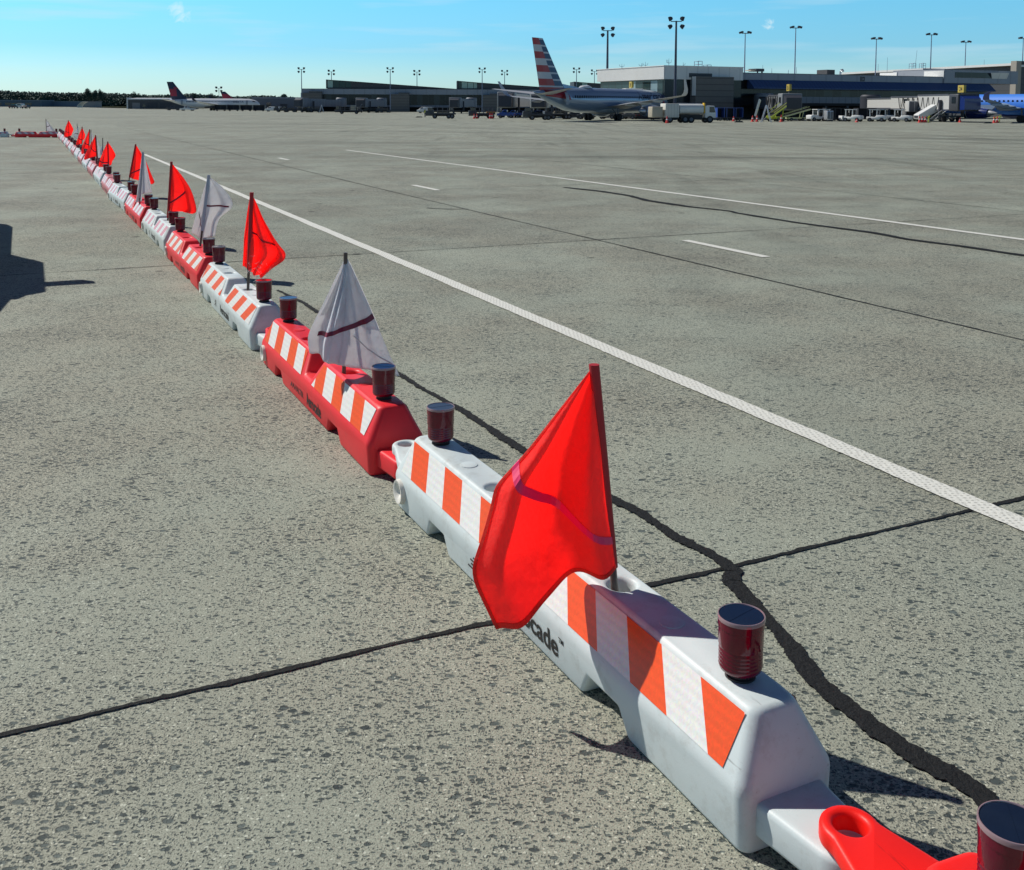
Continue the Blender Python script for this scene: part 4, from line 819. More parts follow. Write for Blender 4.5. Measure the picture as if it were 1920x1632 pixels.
# ------------------------------------------------------------------ AIRCRAFT
def aircraft(pos, th, spec, label, sc_=1.0):
    """local axes: +x nose, +y port side; origin on the ground under mid fuselage"""
    e = empty('airliner', pos, th, label, 'aircraft', None, sc_); L_ = spec['L']; r = spec['r']; zc = spec['zc']; n = 28
    prof = [(-.5, .05, .62), (-.485, .14, .58), (-.44, .34, .44), (-.38, .60, .26), (-.30, .86, .08), (-.22, .98, .01), (-.1, 1, 0), (.1, 1, 0), (.3, 1, 0), (.38, .97, -.02), (.43, .84, -.08), (.465, .66, -.15), (.487, .42, -.22), (.497, .2, -.27), (.5, .04, -.29)]
    mb = MB(); mb.loft([[(x * L_, math.cos(2 * math.pi * k / n) * r * s, zc + r * dz + math.sin(2 * math.pi * k / n) * r * s * 1.05) for k in range(n)] for x, s, dz in prof]); mb.build('fuselage', spec['body'], e, True)
    bl = MB(); bl.loft([[(x, math.cos(2 * math.pi * k / 16) * r * .8 * s, zc - r * .75 + math.sin(2 * math.pi * k / 16) * r * .42 * s) for k in range(16)] for x, s in ((-L_ * .14, .2), (-L_ * .1, .8), (0, 1), (L_ * .1, .85), (L_ * .15, .2))]); bl.build('belly_fairing', spec['belly'], e, True)
    S = spec['span'] / 2
    def foil(y0, z0, x0, c0, y1, z1, x1, c1, t0, t1):
        sh = [(0, 0), (-.1, .5), (-.35, .6), (-.7, .3), (-1, .0), (-.7, -.2), (-.35, -.4), (-.1, -.35)]
        return [[(x0 + c0 * a, y0, z0 + c0 * t0 * b_) for a, b_ in sh], [(x1 + c1 * a, y1, z1 + c1 * t1 * b_) for a, b_ in sh]]
    for s in (-1, 1):
        zr = zc - r * .55; zt = zr + S * .105
        a = foil(s * r * .6, zr, L_ * .13, spec['croot'], s * S * .36, zr + S * .035, L_ * .13 - S * .19, spec['croot'] * .58, .13, .11); c = foil(s * S * .36, zr + S * .035, L_ * .13 - S * .19, spec['croot'] * .58, s * S * .97, zt, L_ * .13 - S * .50, spec['croot'] * .2, .11, .10)
        wg = MB(); wg.loft([a[0], a[1], c[1]]); o = wg.build('wing', spec['wing'], e, True)
        if spec.get('winglet'):
            tp = foil(s * S * .97, zt, L_ * .13 - S * .50, spec['croot'] * .2, s * (S * 1.0), zt + .5, L_ * .13 - S * .52, spec['croot'] * .18, .1, .1); q = tp[0]; q2 = [(x, s * (S * 1.005), z + .0) for x, y, z in tp[1]]
            h = spec['winglet']; sh = [(0, 0), (-.3, .06), (-1, 0), (-.3, -.06)]
            rg = []
            for (yy, zz, xx, cc) in ((S * .97, zt, L_ * .13 - S * .50, spec['croot'] * .2), (S * 1.0, zt + .35, L_ * .13 - S * .525, spec['croot'] * .185), (S * 1.015, zt + .9, L_ * .13 - S * .55, spec['croot'] * .16), (S * 1.035, zt + h, L_ * .13 - S * .63, spec['croot'] * .08)): rg.append([(xx + cc * a_, s * (yy + cc * b_ * (1 if i_ else 0)), zz + (cc * b_ if not i_ else 0)) for a_, b_ in sh for i_ in (1 if zz > zt else 0,)])
            wl = MB(); wl.loft(rg); wl.build('winglet', spec['wl_mat'], e, True)
        for k in (.32, .5, .68):
            ff = MB(); yy = s * S * k; xx = L_ * .13 - S * (.19 * min(1, k / .36) + max(0, k - .36) * .51) - spec['croot'] * (.55 - .38 * k); zz = zr + S * .105 * k - .25
            ff.loft([[(xx + dx, yy + .22 * q * math.cos(a_), zz + .25 * q * math.sin(a_)) for a_ in [2 * math.pi * i / 8 for i in range(8)]] for dx, q in ((1.4, .15), (.7, 1), (-.9, .9), (-2.0, .1))]); ff.build('flap_fairing', spec['wing'], e, True)
        # engine
        ey = s * spec['ey']; ex = L_ * .13 + .4; ez = zr + S * .02 - spec['er'] * .95; er = spec['er']
        en = MB(); en.lathe([(er * .80, 2.0), (er * .93, 2.15), (er, 1.7), (er * 1.03, .8), (er * .95, -.6), (er * .72, -1.6), (er * .66, -1.6), (er * .7, 1.2)], 24, (ex, ey, ez), 'x'); eo = en.build('engine', spec['eng'], e, True)
        li = MB(); li.lathe([(er * .80, 2.0), (er * .80, 2.18), (er * .945, 2.18), (er * .945, 2.0)], 24, (ex, ey, ez), 'x'); li.build('intake_lip', ALU, eo, True)
        hc = MB(); hc.lathe([(er * .6, -1.0), (er * .5, -1.8), (er * .34, -2.4), (er * .06, -3.1)], 18, (ex, ey, ez), 'x'); hc.build('exhaust_cone', ALU, eo, True)
        fn = MB(); fn.lathe([(.0, 1.1), (er * .78, 1.0), (er * .78, .9), (.0, .9)], 18, (ex, ey, ez), 'x'); fn.build('fan', DSTEEL, eo)
        py = MB(); py.prism([(ex + 1.2, ez + er * .9), (ex - 2.2, ez + er * .6), (ex - 3.2, zr + S * .05), (ex + .2, zr + S * .05)], 'y', ey - .16, ey + .16); py.build('pylon', spec['wing'], e)
        # tailplane
        ts = foil(s * r * .2, zc + r * .45, -L_ * .395, spec['troot'], s * spec['tspan'] / 2, zc + r * .45 + spec['tspan'] * .055, -L_ * .395 - spec['tspan'] * .29, spec['troot'] * .32, .1, .09)
        tl = MB(); tl.loft(ts); tl.build('tailplane', spec['tp'], e, True)
    # fin in horizontal bands so the livery is carried by its own faces
    zb = zc + r * .75; zt = spec['fin_top']; xl0, xt0, xl1, xt1 = spec['fin']; rows = spec['rows']; mb = MB(); nr = len(rows)
    for i, (split, ma, mb_) in enumerate(rows):
        k0 = i / nr; k1 = (i + 1) / nr
        for s in (-1, 1):
            def pt(k, u):
                xl = xl0 + (xl1 - xl0) * k; xt = xt0 + (xt1 - xt0) * k; x = xt + (xl - xt) * u; th_ = .24 * (1 - k * .55) * (1 - abs(2 * u - 1) ** 3); return (x, s * (th_ + .01), zb + (zt - zb) * k)
            for u0, u1, mi in ((0, split / 2, ma), (split / 2, split, ma), (split, (1 + split) / 2, mb_), ((1 + split) / 2, 1, mb_)):
                if u1 - u0 > .001: mb.add([pt(k0, u0), pt(k0, u1), pt(k1, u1), pt(k1, u0)], [(0, 1, 2, 3)], mi)
    mb.add([pt(1, 0), pt(1, 1), (pt(1, 1)[0], -pt(1, 1)[1], zt), (pt(1, 0)[0], -pt(1, 0)[1], zt)], [(0, 1, 2, 3)], rows[-1][1])
    mb.build('tail_fin', spec['fin_mats'], e)
    df = MB(); df.add([(xl0 + 4.2, 0, zc + r * 1.02), (xl0 - .3, .12, zb), (xl0 - .3, -.12, zb), (xl0 - .75, 0, zb + (zt - zb) * .14)], [(0, 1, 3), (0, 3, 2), (1, 2, 3), (0, 2, 1)]); df.build('dorsal_fin', spec['fin_mats'][spec.get('dorsal', 0)], e)
    # windows, doors, gear
    wm = bpy.data.meshes.new('cabin_window'); x0, x1, pitch_ = spec['win']; k = int((x1 - x0) / pitch_); proto = None
    for s in (-1, 1):
        if s not in spec.get('sides', (-1,)): continue
        for i in range(k):
            if proto is None:
                q = MB(); a0 = math.asin(.28)
                q.add([(dx, 0, dz) for dx, dz in ((-.15, -.2), (.15, -.2), (.18, 0), (.15, .22), (-.15, .22), (-.18, 0))], [(0, 1, 2, 3, 4, 5)]); proto = q.build('cabin_window', mat('cabin_window_dark', (.012, .016, .022), .5, spec=.1), e); o = proto
            else: o = proto.copy(); C.objects.link(o); o.parent = e
            zz = r * .28; o.location = (x0 + i * pitch_, s * (math.sqrt(1 - .28 ** 2) * r * 1.0 + .025), zc + zz)
        for x in spec['doors']:
            d = MB(); rg = []
            for zz in (-.35, -.1, .2, .5, .62): rg.append([(x - .42, s * (r * math.sqrt(max(0, 1 - (zz / 1.05) ** 2)) + .012), zc + r * zz), (x + .42, s * (r * math.sqrt(max(0, 1 - (zz / 1.05) ** 2)) + .012), zc + r * zz)])
            d.loft(rg, cap=False, close=False); d.build('cabin_door', spec['door'], e)
    cw = MB(); xx = L_ * .5
    for s in (-1, 1):
        c_ = MB(); c_.add([(xx - 1.75, s * r * .70, zc + r * .30), (xx - 2.9, s * r * .86, zc + r * .36), (xx - 2.9, s * r * .74, zc + r * .62), (xx - 2.1, s * r * .56, zc + r * .52)], [(0, 1, 2, 3)]); c_.build('cockpit_window', GLASS, e)
    for (gx, gy, gr) in ((-L_ * .02, 2.86 * r / 1.9, .56), (-L_ * .02, -2.86 * r / 1.9, .56), (L_ * .385, 0, .34)):
        g = MB(); g.tube([(gx, gy, gr), (gx, gy, zc - r * .6)], .13, 8); g.tube([(gx - .1, gy, gr * 1.3), (gx - 1.2, gy * .9, zc - r * .7)], .07, 6); go = g.build('landing_gear', STEEL, e)
        for s in (-.42, .42): w_ = MB(); wheel(w_, gx, gy + s * gr * 1.4, gr, gr * .65); w_.build('wheel', TYRE, go, True)
    if spec.get('dome'): d = MB(); d.loft([[(x, math.cos(a_) * .75 * q, zc + r * 1.02 + max(0, math.sin(a_)) * .5 * q) for a_ in [2 * math.pi * i / 12 for i in range(12)]] for x, q in ((spec['dome'] - 1.9, .05), (spec['dome'] - 1, .8), (spec['dome'] + .4, 1), (spec['dome'] + 1.2, .6), (spec['dome'] + 1.6, .05))]); d.build('antenna_dome', spec['dome_mat'], e, True)
    return e
def wrap_text(e, body, x0, zmid, h, r, zc, side, mt, sx=1.0, bold=0.0, name='lettering'):
    o = text_mesh(name, body, h, mt, e, bold=bold, sx=sx)
    for v in o.data.vertices:
        z = zmid + v.co.y; y = math.sqrt(max(.05, r * r - (z / 1.05) ** 2)) + .03; x = x0 + v.co.x if side < 0 else x0 - v.co.x; v.co = (x, side * y, zc + z)
    return o
SILVER = mat('silver_grey_paint', (0.28, 0.36, 0.47), 0.28, 0.35, var=0.05, scale=.4, coat=.4); AWHITE = mat('white_aircraft_paint', (0.78, 0.79, 0.80), 0.25, coat=.4, var=.04); WINGG = mat('wing_grey', (0.40, 0.42, 0.44), 0.4, .2)
BGREY = mat('belly_grey', (0.32, 0.34, 0.37), 0.4); ARED = mat('fin_red', (0.36, 0.012, 0.02), 0.35); ABLUE = mat('fin_blue', (0.012, 0.04, 0.12), 0.35); AWH = mat('fin_white', (0.50, 0.52, 0.56), 0.35)
NAVY = mat('fin_navy', (0.012, 0.02, 0.06), 0.35); DRED = mat('fin_dark_red', (0.33, 0.015, 0.045), 0.35); DOORM = mat('door_outline', (0.34, 0.37, 0.42), .4)
b737 = dict(L=39.5, r=1.92, zc=3.25, span=34.4, croot=7.4, ey=4.85, er=1.02, troot=4.1, tspan=14.3, fin_top=12.5, fin=(-11.6, -18.3, -17.6, -20.3), winglet=2.5, win=(-11.5, 11.8, .62), doors=(-13.6, 14.4), door=DOORM, sides=(-1,), dome=-6.0)
rows = [(1.0, 1, 1), (1.0, 1, 1), (.93, 2, 2), (.9, 2, 2), (.86, 2, 2), (.62, 1, 3), (.62, 1, 3), (.62, 2, 3), (.62, 2, 2)]
rows = [(1.0, 1, 1), (1.0, 1, 1), (1.0, 2, 2)]
for i in range(7): ra = 1 if i % 2 == 0 else 2; rows += [(.60 - .008 * i, ra, 3), (.60 - .008 * i, ra, 3), (.60 - .008 * i, ra, 3), (.60 - .008 * i, ra, 2)]
spec = dict(b737, body=SILVER, belly=BGREY, wing=WINGG, wl_mat=AWH, eng=SILVER, tp=WINGG, fin_mats=[SILVER, ARED, AWH, ABLUE], rows=rows, dome_mat=AWHITE)
D = 154; p = on(1002, D); TH = R(52); off = Vector((math.cos(TH), math.sin(TH), 0)) * 19.6; p = p + off; p.z = gz(p.x, p.y)
am = aircraft(p, TH, spec, 'silver airliner with a red, white and blue striped tail, parked nose-in'); am['category'] = 'aircraft'
wrap_text(am, 'American', 7.3, .28, 1.75, 1.92, 3.25, -1, NAVY, sx=1.12, bold=.035)
# red rear flash and the two-tone flight symbol, laid on the skin
def skin_patch(e, name, quad, r, zc, side, mt):
    """quad: 4 (x, z) corners, wrapped on the tube (and its tapering tail)"""
    mb = MB(); n = 8; rg = []
    for i in range(n + 1):
        a = i / n; row_ = []
        for j in range(n + 1):
            c_ = j / n; x = (quad[0][0] * (1 - c_) + quad[1][0] * c_) * (1 - a) + (quad[3][0] * (1 - c_) + quad[2][0] * c_) * a; z = (quad[0][1] * (1 - c_) + quad[1][1] * c_) * (1 - a) + (quad[3][1] * (1 - c_) + quad[2][1] * c_) * a
            xs = [(-.5, .05, .62), (-.485, .14, .58), (-.44, .34, .44), (-.38, .60, .26), (-.30, .86, .08), (-.22, .98, .01), (-.1, 1, 0), (.5, 1, 0)]; f_ = x / 39.5; s_, d_ = 1, 0
            for k in range(len(xs) - 1):
                if xs[k][0] <= f_ <= xs[k + 1][0]: t_ = (f_ - xs[k][0]) / (xs[k + 1][0] - xs[k][0]); s_ = xs[k][1] + (xs[k + 1][1] - xs[k][1]) * t_; d_ = xs[k][2] + (xs[k + 1][2] - xs[k][2]) * t_
            zz = z - r * d_; y = math.sqrt(max(.0, (r * s_) ** 2 - (zz / 1.05) ** 2)) + .02; row_.append((x, side * y, zc + z))
        rg.append(row_)
    mb.loft(rg, cap=False, close=False); return mb.build(name, mt, e, True)
skin_patch(am, 'red_flash', [(-17.6, .62), (-12.2, .05), (-12.9, 1.35), (-17.6, 1.55)], 1.92, 3.25, -1, ARED)
skin_patch(am, 'flight_symbol', [(14.9, .1), (15.6, .1), (16.3, 1.05), (15.4, 1.25)], 1.92, 3.25, -1, NAVY); skin_patch(am, 'flight_symbol', [(15.7, -.5), (16.2, -.5), (15.9, .0), (15.5, .0)], 1.92, 3.25, -1, ARED)
o = text_mesh('engine_lettering', 'AA', .9, NAVY, am); ex = 39.5 * .13 + .4
for v in o.data.vertices: x, z = v.co.x, v.co.y - .35; v.co = (ex - .2 + x, -4.85 - math.sqrt(max(.1, (1.05) ** 2 - z * z)) - .02, 3.25 - 1.92 * .55 + 17.2 * .02 - .97 + z)
# far white airliner with a navy and red tail
spec = dict(b737, body=AWHITE, belly=NAVY, wing=AWHITE, wl_mat=NAVY, eng=NAVY, tp=AWHITE, fin_mats=[NAVY, DRED], rows=[(.30, 0, 0), (.55, 0, 0), (.50, 1, 0), (.55, 1, 0), (.62, 1, 0), (.7, 1, 0), (.55, 0, 1), (.45, 0, 0), (.5, 0, 0), (.5, 0, 0)], dome_mat=AWHITE, dome=0)
D = 452; p = on(402, D); p.z = gz(p.x, p.y); dl = aircraft(p, R(4), spec, 'white airliner with a navy and red tail, side-on at the far left')
wrap_text(dl, 'DELTA', 8.5, .25, 1.15, 1.92, 3.25, -1, NAVY, sx=1.3)
# tail of a third one behind it
spec = dict(b737, body=AWHITE, belly=NAVY, wing=AWHITE, wl_mat=NAVY, eng=NAVY, tp=AWHITE, fin_mats=[DRED, NAVY], rows=[(.5, 0, 0)] * 3 + [(.5, 1, 1)], dome_mat=AWHITE, dome=0, winglet=0, sides=(), doors=(), fin_top=9.8)
p = on(482, 560); p.z = gz(p.x, p.y); aircraft(p, R(-4), spec, 'dark red aircraft tail showing above the roof of the white airliner')
# blue regional jet at the right edge
JB = mat('sky_blue_paint', (0.055, 0.22, 0.72), 0.55, coat=0, spec=.25, var=.05); JBD = mat('deep_blue_paint', (0.008, 0.026, 0.15), 0.28, coat=.4)
spec = dict(L=36.2, r=1.52, zc=2.9, span=28.0, croot=5.8, ey=4.4, er=.92, troot=3.6, tspan=12, fin_top=10.3, fin=(-11.4, -16.6, -16.0, -18.4), winglet=1.2, win=(-10.5, 11.5, .8), doors=(-12.4, 13.2), door=AWHITE, sides=(1,), dome=0, body=JB, belly=JB, wing=mat('blue_grey_wing', (.20, .29, .44), .4), wl_mat=JBD, eng=JBD, tp=WINGG, fin_mats=[JB, JBD], rows=[(.5, 0, 0), (.5, 1, 0), (.4, 0, 1), (.6, 1, 0)], dome_mat=AWHITE)
TH = R(118); p = on(1926, 162.7); p.z = gz(p.x, p.y); jb = aircraft(p, TH, spec, 'sky blue airliner cut by the right edge, dark blue engine below its wing')

# ------------------------------------------------------------------ TERMINAL (local frame: x along the front, y into the depth)
TC = Vector((at(1244, 200, 185).x, 185, 0)); TZ = gz(TC.x, TC.y)
term = empty('terminal_building', (TC.x, TC.y, 0), YAW, 'long grey terminal with a white corner block and a blue ribbed awning', 'terminal')
def tl(px, y):                                    # local x where the photo column px meets the plane at depth y
    d = ray(px, 200); d = Vector((d.x, d.y, 0)).normalized(); o = TC + E2 * y; n = E2
    k = (o.x * n.x + o.y * n.y) / (d.x * n.x + d.y * n.y); q = d * k - TC; return q.x * E1.x + q.y * E1.y
def tzh(px, py, y):                               # height of photo point on the plane at depth y
    d = ray(px, py); o = TC + E2 * y; n = E2; k = (o.x * n.x + o.y * n.y) / (d.x * n.x + d.y * n.y); return CAMH + d.z * k
def part(name, mt, x0, x1, y0, y1, z0, z1, par=term, bv=0):
    mb = MB(); mb.span(x0, x1, y0, y1, z0, z1); o = mb.build(name, mt, par); return o
x18 = tl(1392, 0); zt = 8.85
part('white_upper_wall', W_PANEL, 0, x18, 0, 24, 6.5, zt)
part('roof_edge', ROOFW, -.1, x18 + .1, -.1, 24.1, zt, zt + .12)
part('glass_wall', GL_A, .5, x18 - .02, .5, 23.5, .9, 6.49); 
o = part('side_glass_wall', GL_Y, .44, .497, 1, 23, 2.6, 6.3)
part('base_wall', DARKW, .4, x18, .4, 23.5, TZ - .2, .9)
part('recess_panel', CHAR, tl(1291, -.05), tl(1334, -.05), -.06, -.01, 6.9, 7.65)
bx0, bx1 = tl(1304, -1.4), tl(1375, -1.4)
part('block_wall', BLOCKS, bx0, bx1, -1.4, .38, TZ - .2, tzh(1330, 144, -1.4)); part('painted_sunlit_strip', ROOFW, bx0 - .06, bx0 - .005, -1.4, -.3, 3.6, tzh(1330, 144, -1.4))  # white strip puts the sunlight on the block's left edge into colour
# long front to the right
X1 = 86; yf = 3.0; x0 = x18 + .05; zf1 = 8.0; zf0 = 6.75
part('fascia', G_PANEL_L, x0, X1, yf, yf + 1.2, zf0, zf1); part('fascia_cap', STEEL, x0, X1, yf - .08, yf + 1.3, zf1, zf1 + .1)
aw = MB(); aw.prism([(yf + .3, zf0), (yf - .1, zf0 - .03), (yf - 1.8, 5.25), (yf - 1.8, 5.05), (yf + .3, 5.05)], 'x', x0 + 3.5, X1); aw.build('blue_awning', BLUE_R, term)
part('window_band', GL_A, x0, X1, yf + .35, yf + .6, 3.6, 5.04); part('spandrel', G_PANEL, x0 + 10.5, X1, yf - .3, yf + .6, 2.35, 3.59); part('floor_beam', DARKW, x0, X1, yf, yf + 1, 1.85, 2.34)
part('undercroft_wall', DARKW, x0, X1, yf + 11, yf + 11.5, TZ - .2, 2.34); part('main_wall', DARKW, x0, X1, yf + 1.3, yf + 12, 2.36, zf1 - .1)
part('main_roof', ROOFW, x0, X1, yf + 1.31, yf + 40, zf1 - .08, zf1 + .02)
for k in range(12): part('column', DSTEEL, x0 + 6 + k * 5.6, x0 + 6.5 + k * 5.6, yf + .2, yf + .7, TZ - .2, 1.84)
for (fx, a) in ((1560, 2.4), (1700, 1.6), (1830, 2.6)): xx = tl(fx, yf + 10.9); part('dock_door', VGREY, xx, xx + a, yf + 10.9, yf + 10.99, TZ, 1.6)
for (px, py, w_, tx) in ((1615.5, 148.5, 1.15, '24'), (1863.5, 153.5, 1.0, '22')):
    xx = tl(px, yf); zz = tzh(px, py, yf); q = part('gate_number_plaque', VGREY, xx - w_ / 2, xx + w_ / 2, yf - .06, yf - .005, zz - .46, zz + .46)
    t = text_mesh('plaque_number', tx, .72, mat('grey_number', (.28, .29, .31), .5), q, align='CENTER', bold=.01)
    for v in t.data.vertices: v.co = (xx + v.co.x, yf - .075, zz - .26 + v.co.y)
# upper block with the dark window band, roof monitors with ends whitened as sunlit
xb0, xb1 = tl(1768, yf - .2), tl(1906, yf - .2); zb1 = tzh(1800, 131.5, yf); part('upper_block', G_PANEL_L, xb0, xb1, yf - .25, yf + 14, zf0 + .05, zb1); part('upper_block_cap', STEEL, xb0, tl(1865, yf), yf - .33, yf + 14, zb1, zb1 + .13)
part('clerestory_window', GL_A, tl(1788, yf - .2), tl(1857, yf - .2), yf - .33, yf - .26, tzh(1820, 146.5, yf), tzh(1820, 136.5, yf))
def side_block(px0, px1, pyt, y0, x_len, name='roof_monitor'):
    """box whose sunlit left end spans px0..px1 in the photo; y0 is its front"""
    x = tl(px1, y0); y1 = y0
    while y1 < y0 + 60:
        P_ = TC + E1 * x + E2 * y1; dd = Vector((P_.x, P_.y, CAMH)) - Vector((0, 0, CAMH)); q = PPX + F * dd.dot(RT) / dd.dot(FWD)
        if q <= px0: break
        y1 += .1
    zt_ = tzh(px1, pyt, y0); o = part(name, G_PANEL_L, x, x + x_len, y0, y1, zf1 - .3, zt_); q = part('painted_sunlit_end', W_PANEL, x - .06, x - .004, y0 + .05, y1 - .05, zf1 - .28, zt_ - .02); return o  # whiter sheet puts the sunlight on this end into its colour
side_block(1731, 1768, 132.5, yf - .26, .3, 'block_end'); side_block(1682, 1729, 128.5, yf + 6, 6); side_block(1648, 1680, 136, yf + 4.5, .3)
lw = MB(); a, b, c, d = tl(1852, yf - .4), tl(1886, yf - .4), tl(1886, yf - .4), tl(1858, yf - .4); z1 = tzh(1860, 137, yf); z0 = tzh(1860, 148, yf); lw.add([(a, yf - .9, z1), (b, yf - .9, z1), (c, yf - .35, z0), (d, yf - .35, z0)], [(0, 1, 2, 3)]); o = lw.build('light_scoop', W_PANEL, term)
part('roof_unit', mat('roof_unit_dark', (.05, .05, .055), .6), tl(1549, 6), tl(1563.5, 6), 6, 9, zf1, tzh(1555, 131, 6)); part('roof_unit', DSTEEL, tl(1417, 6), tl(1431.5, 6), 6, 8.5, zf1 + .5, tzh(1424, 129, 6)); part('roof_unit', TAN, tl(1408, 6), tl(1417, 6), 6.2, 8, zf1 + .6, tzh(1412, 131.2, 6))
for px in (1420, 1428): part('roof_unit_leg', DSTEEL, tl(px, 6.2), tl(px, 6.2) + .2, 6.4, 6.6, zf1, zf1 + .5)
mb = MB(); xx = tl(1574, 6); zz = tzh(1574, 132, 6); mb.tube([(xx, 6, zf1), (xx, 6, zz - .3), (xx + .15, 6, zz), (xx + .5, 6, zz + .1), (xx + .75, 6, zz - .25)], .22, 10); mb.build('vent_pipe', ALU, term, True)
# big hall behind: white roof edge rising to the right over dark glass
HC = Vector((at(1899, 200, 250).x, 250, 0))
hall = empty('hall_building', HC, YAW, 'large dark hall behind the terminal, sunlit white roof edge rising to the right', 'building')
zH = at(1897, 119, 250).z; LH = 58
mb = MB(); mb.prism([(0, zH - .55), (LH, zH - 1.2), (LH, zH - .65), (0, zH)], 'x', -1.2, 1.0); mb.build('roof_edge', ROOFW, hall)
mb = MB(); mb.prism([(.6, -1), (LH, -1), (LH, zH - 1.22), (.6, zH - .56)], 'x', .6, 26); mb.build('glass_wall', CHAR, hall)
mb = MB(); mb.prism([(0, zH - .3), (LH, zH - .95), (LH, zH - .66), (0, zH - .01)], 'x', 1.01, 27); mb.build('roof', ROOFW, hall)
part('end_pillar', CONCB, -1.3, .4, -1.6, -.02, -1, zH + .5, hall); part('pillar_top', DSTEEL, .41, 20, -1.2, -.02, zH - .1, zH + .52, hall)
part('roof_edge', ROOFW, .42, 22, -1.5, -1.22, zH - .9, zH - .4, hall); part('front_glass_wall', CHAR, .42, 22, -.9, .58, -1, zH - .11, hall)

# ------------------------------------------------------------------ FAR CONCOURSE
CC = Vector((at(566, 200, 400).x, 400, 0)); con = empty('concourse_building', CC, R(4), 'low grey concourse with sloping roofs and glazed ends, behind the far stands', 'terminal'); CZ = -.95
def cx(px): return (at(px, 200, 402).x - CC.x)
def cz(py, px=750): return at(px, py, 402).z
L_ = cx(1135); P_ = lambda n, mt, a, b, y0, y1, z0, z1: part(n, mt, a, b, y0, y1, z0, z1, con)
P_('fascia', G_PANEL_L, 0, L_, 0, 1.5, cz(177.5), cz(167.5)); P_('fascia_cap', STEEL, -.2, L_, -.15, 1.6, cz(167.5), cz(167.1)); P_('window_band', GL_A, 0, L_, 1.2, 1.6, 1.9, cz(177.6)); P_('floor_band', G_PANEL, 0, L_, .3, 1.6, 1.1, 1.88); P_('undercroft_wall', DARKW, 0, L_, 6, 7, CZ, 1.1); P_('rear_wall', DARKW, 0, L_, 1.7, 20, 1.1, cz(168)); P_('roof', STEEL, 0, L_, 1.65, 21, cz(168) + .02, cz(168) + .2)
for a, b, yt in ((568, 606, 172.2), (733, 768, 174), (904, 941, 175)): P_('block_wall', BLOCKS, cx(a), cx(b), -3, 1.1, CZ, cz(yt + 3)); P_('block_wall_top', BLOCKS, cx(a + 15), cx(b), -2.5, 1.0, cz(yt + 3) + .01, cz(yt))
def clere(p0, p1, p2, yt0, yt1, yt2, yb):
    m_ = MB(); m_.prism([(cx(p0) + .5, cz(yb)), (cx(p1), cz(yb)), (cx(p1), cz(yt1 + 1.2)), (cx(p0) + .5, cz(yt0 + 1.2))], 'y', 1.0, 14); m_.build('clerestory_glass', GL_G, con)
    m_ = MB(); m_.prism([(cx(p1) + .02, cz(yb)), (cx(p2), cz(yb) + .05), (cx(p2), cz(yt2)), (cx(p1) + .02, cz(yt1 + .4))], 'y', .9, 14.2); m_.build('sloped_wall', CHAR, con)
    m_ = MB(); m_.prism([(cx(p0) - .1, cz(yt0 + 1.3)), (cx(p0) - .1, cz(yt0)), (cx(p1), cz(yt1)), (cx(p2), cz(yt2) + .1), (cx(p2), cz(yt2)), (cx(p1), cz(yt1 + 1.1))], 'y', .6, 14.6); m_.build('sloped_roof', DSTEEL, con); P_('window_mullion', DSTEEL, cx(p0) - .1, cx(p0) + .45, .8, 14, cz(yb), cz(yt0))
    P_('sill', DSTEEL, cx(p0), cx(p1), .8, 1.2, cz(yb) - .05, cz(yb) + .35)
clere(613, 659, 858, 150, 152.8, 167, 166.5); clere(857.5, 895, 1078, 151, 154, 166.5, 166.8); clere(1080, 1106, 1180, 151.5, 153.5, 158, 165)
lowhouse('grey_outbuilding', 474, 560, 470, 182.5, 20, (mat('slate_wall', (.12, .14, .18), .7), mat('slate_roof', (.2, .23, .28), .6)), 'low slate grey building between the white airliner and the concourse', feats=[('window', .3, .4, .3, .6, GLASS), ('hangar_door', .6, .75, 0, .5, DSTEEL)])

# ------------------------------------------------------------------ LAMP MASTS
def mast(px, D, ytop, ybase_z, label, heads, mt, name='floodlight_mast', r=.2, lean=0):
    b = on(px, D)
    if ybase_z is not None: b.z = ybase_z
    H = at(px, ytop, D).z - b.z; e = empty(name, b, R(random.uniform(-8, 8)), label, 'light mast', 'tall floodlight masts on the airfield'); m_ = MB(); m_.tube([(0, 0, 0), (0, 0, H * .5), (0, 0, H)], [r, r * .85, r * .6], 10); m_.build('pole', mt, e, True)
    br = MB(); ww = .95 if heads == 4 else .75; s = D / 400 if heads == 4 and D > 300 else 1.0; s = max(1, s) if D > 300 else 1.0
    br.box(0, 0, H - .1, ww * 2 * s, .14, .14); 
    if heads == 4: br.box(0, 0, H - .9 * s, .22, .22, 1.8 * s)
    br.build('bracket', DSTEEL, e)
    for sx in (-1, 1):
        for k in range(2 if heads == 4 else 1):
            h = MB(); z = H + (.35 - k * 1.35) * s if heads == 4 else H + .1
            h.loft([[(x, y * q, z_ * q) for y, z_ in ((-.42, -.42), (.42, -.42), (.42, .42), (-.42, .42))] for x, q in ((-.5, .5), (-.1, .95), (.3, 1.0), (.34, .8))] if heads == 4 else [[(x, y, z_) for y, z_ in ((-.4, -.22), (.4, -.22), (.4, .22 * q), (-.4, .22 * q))] for x, q in ((-.55, .6), (-.2, 1), (.5, 1))])
            o = h.build('lamp_head', DSTEEL, e); o.location = (sx * (ww * s + .1), -.15, z); o.rotation_euler = (0, R(18 + 14 * k), 0 if sx > 0 else math.pi); o.scale = (s * .85, s * .85, s * .9)
            g = MB(); g.box(.36 if heads == 4 else 0, 0, 0 if heads == 4 else -.235, .02 if heads == 4 else .8, .6, .6 if heads == 4 else .02); g.build('lens', GLASS, o)
    return e
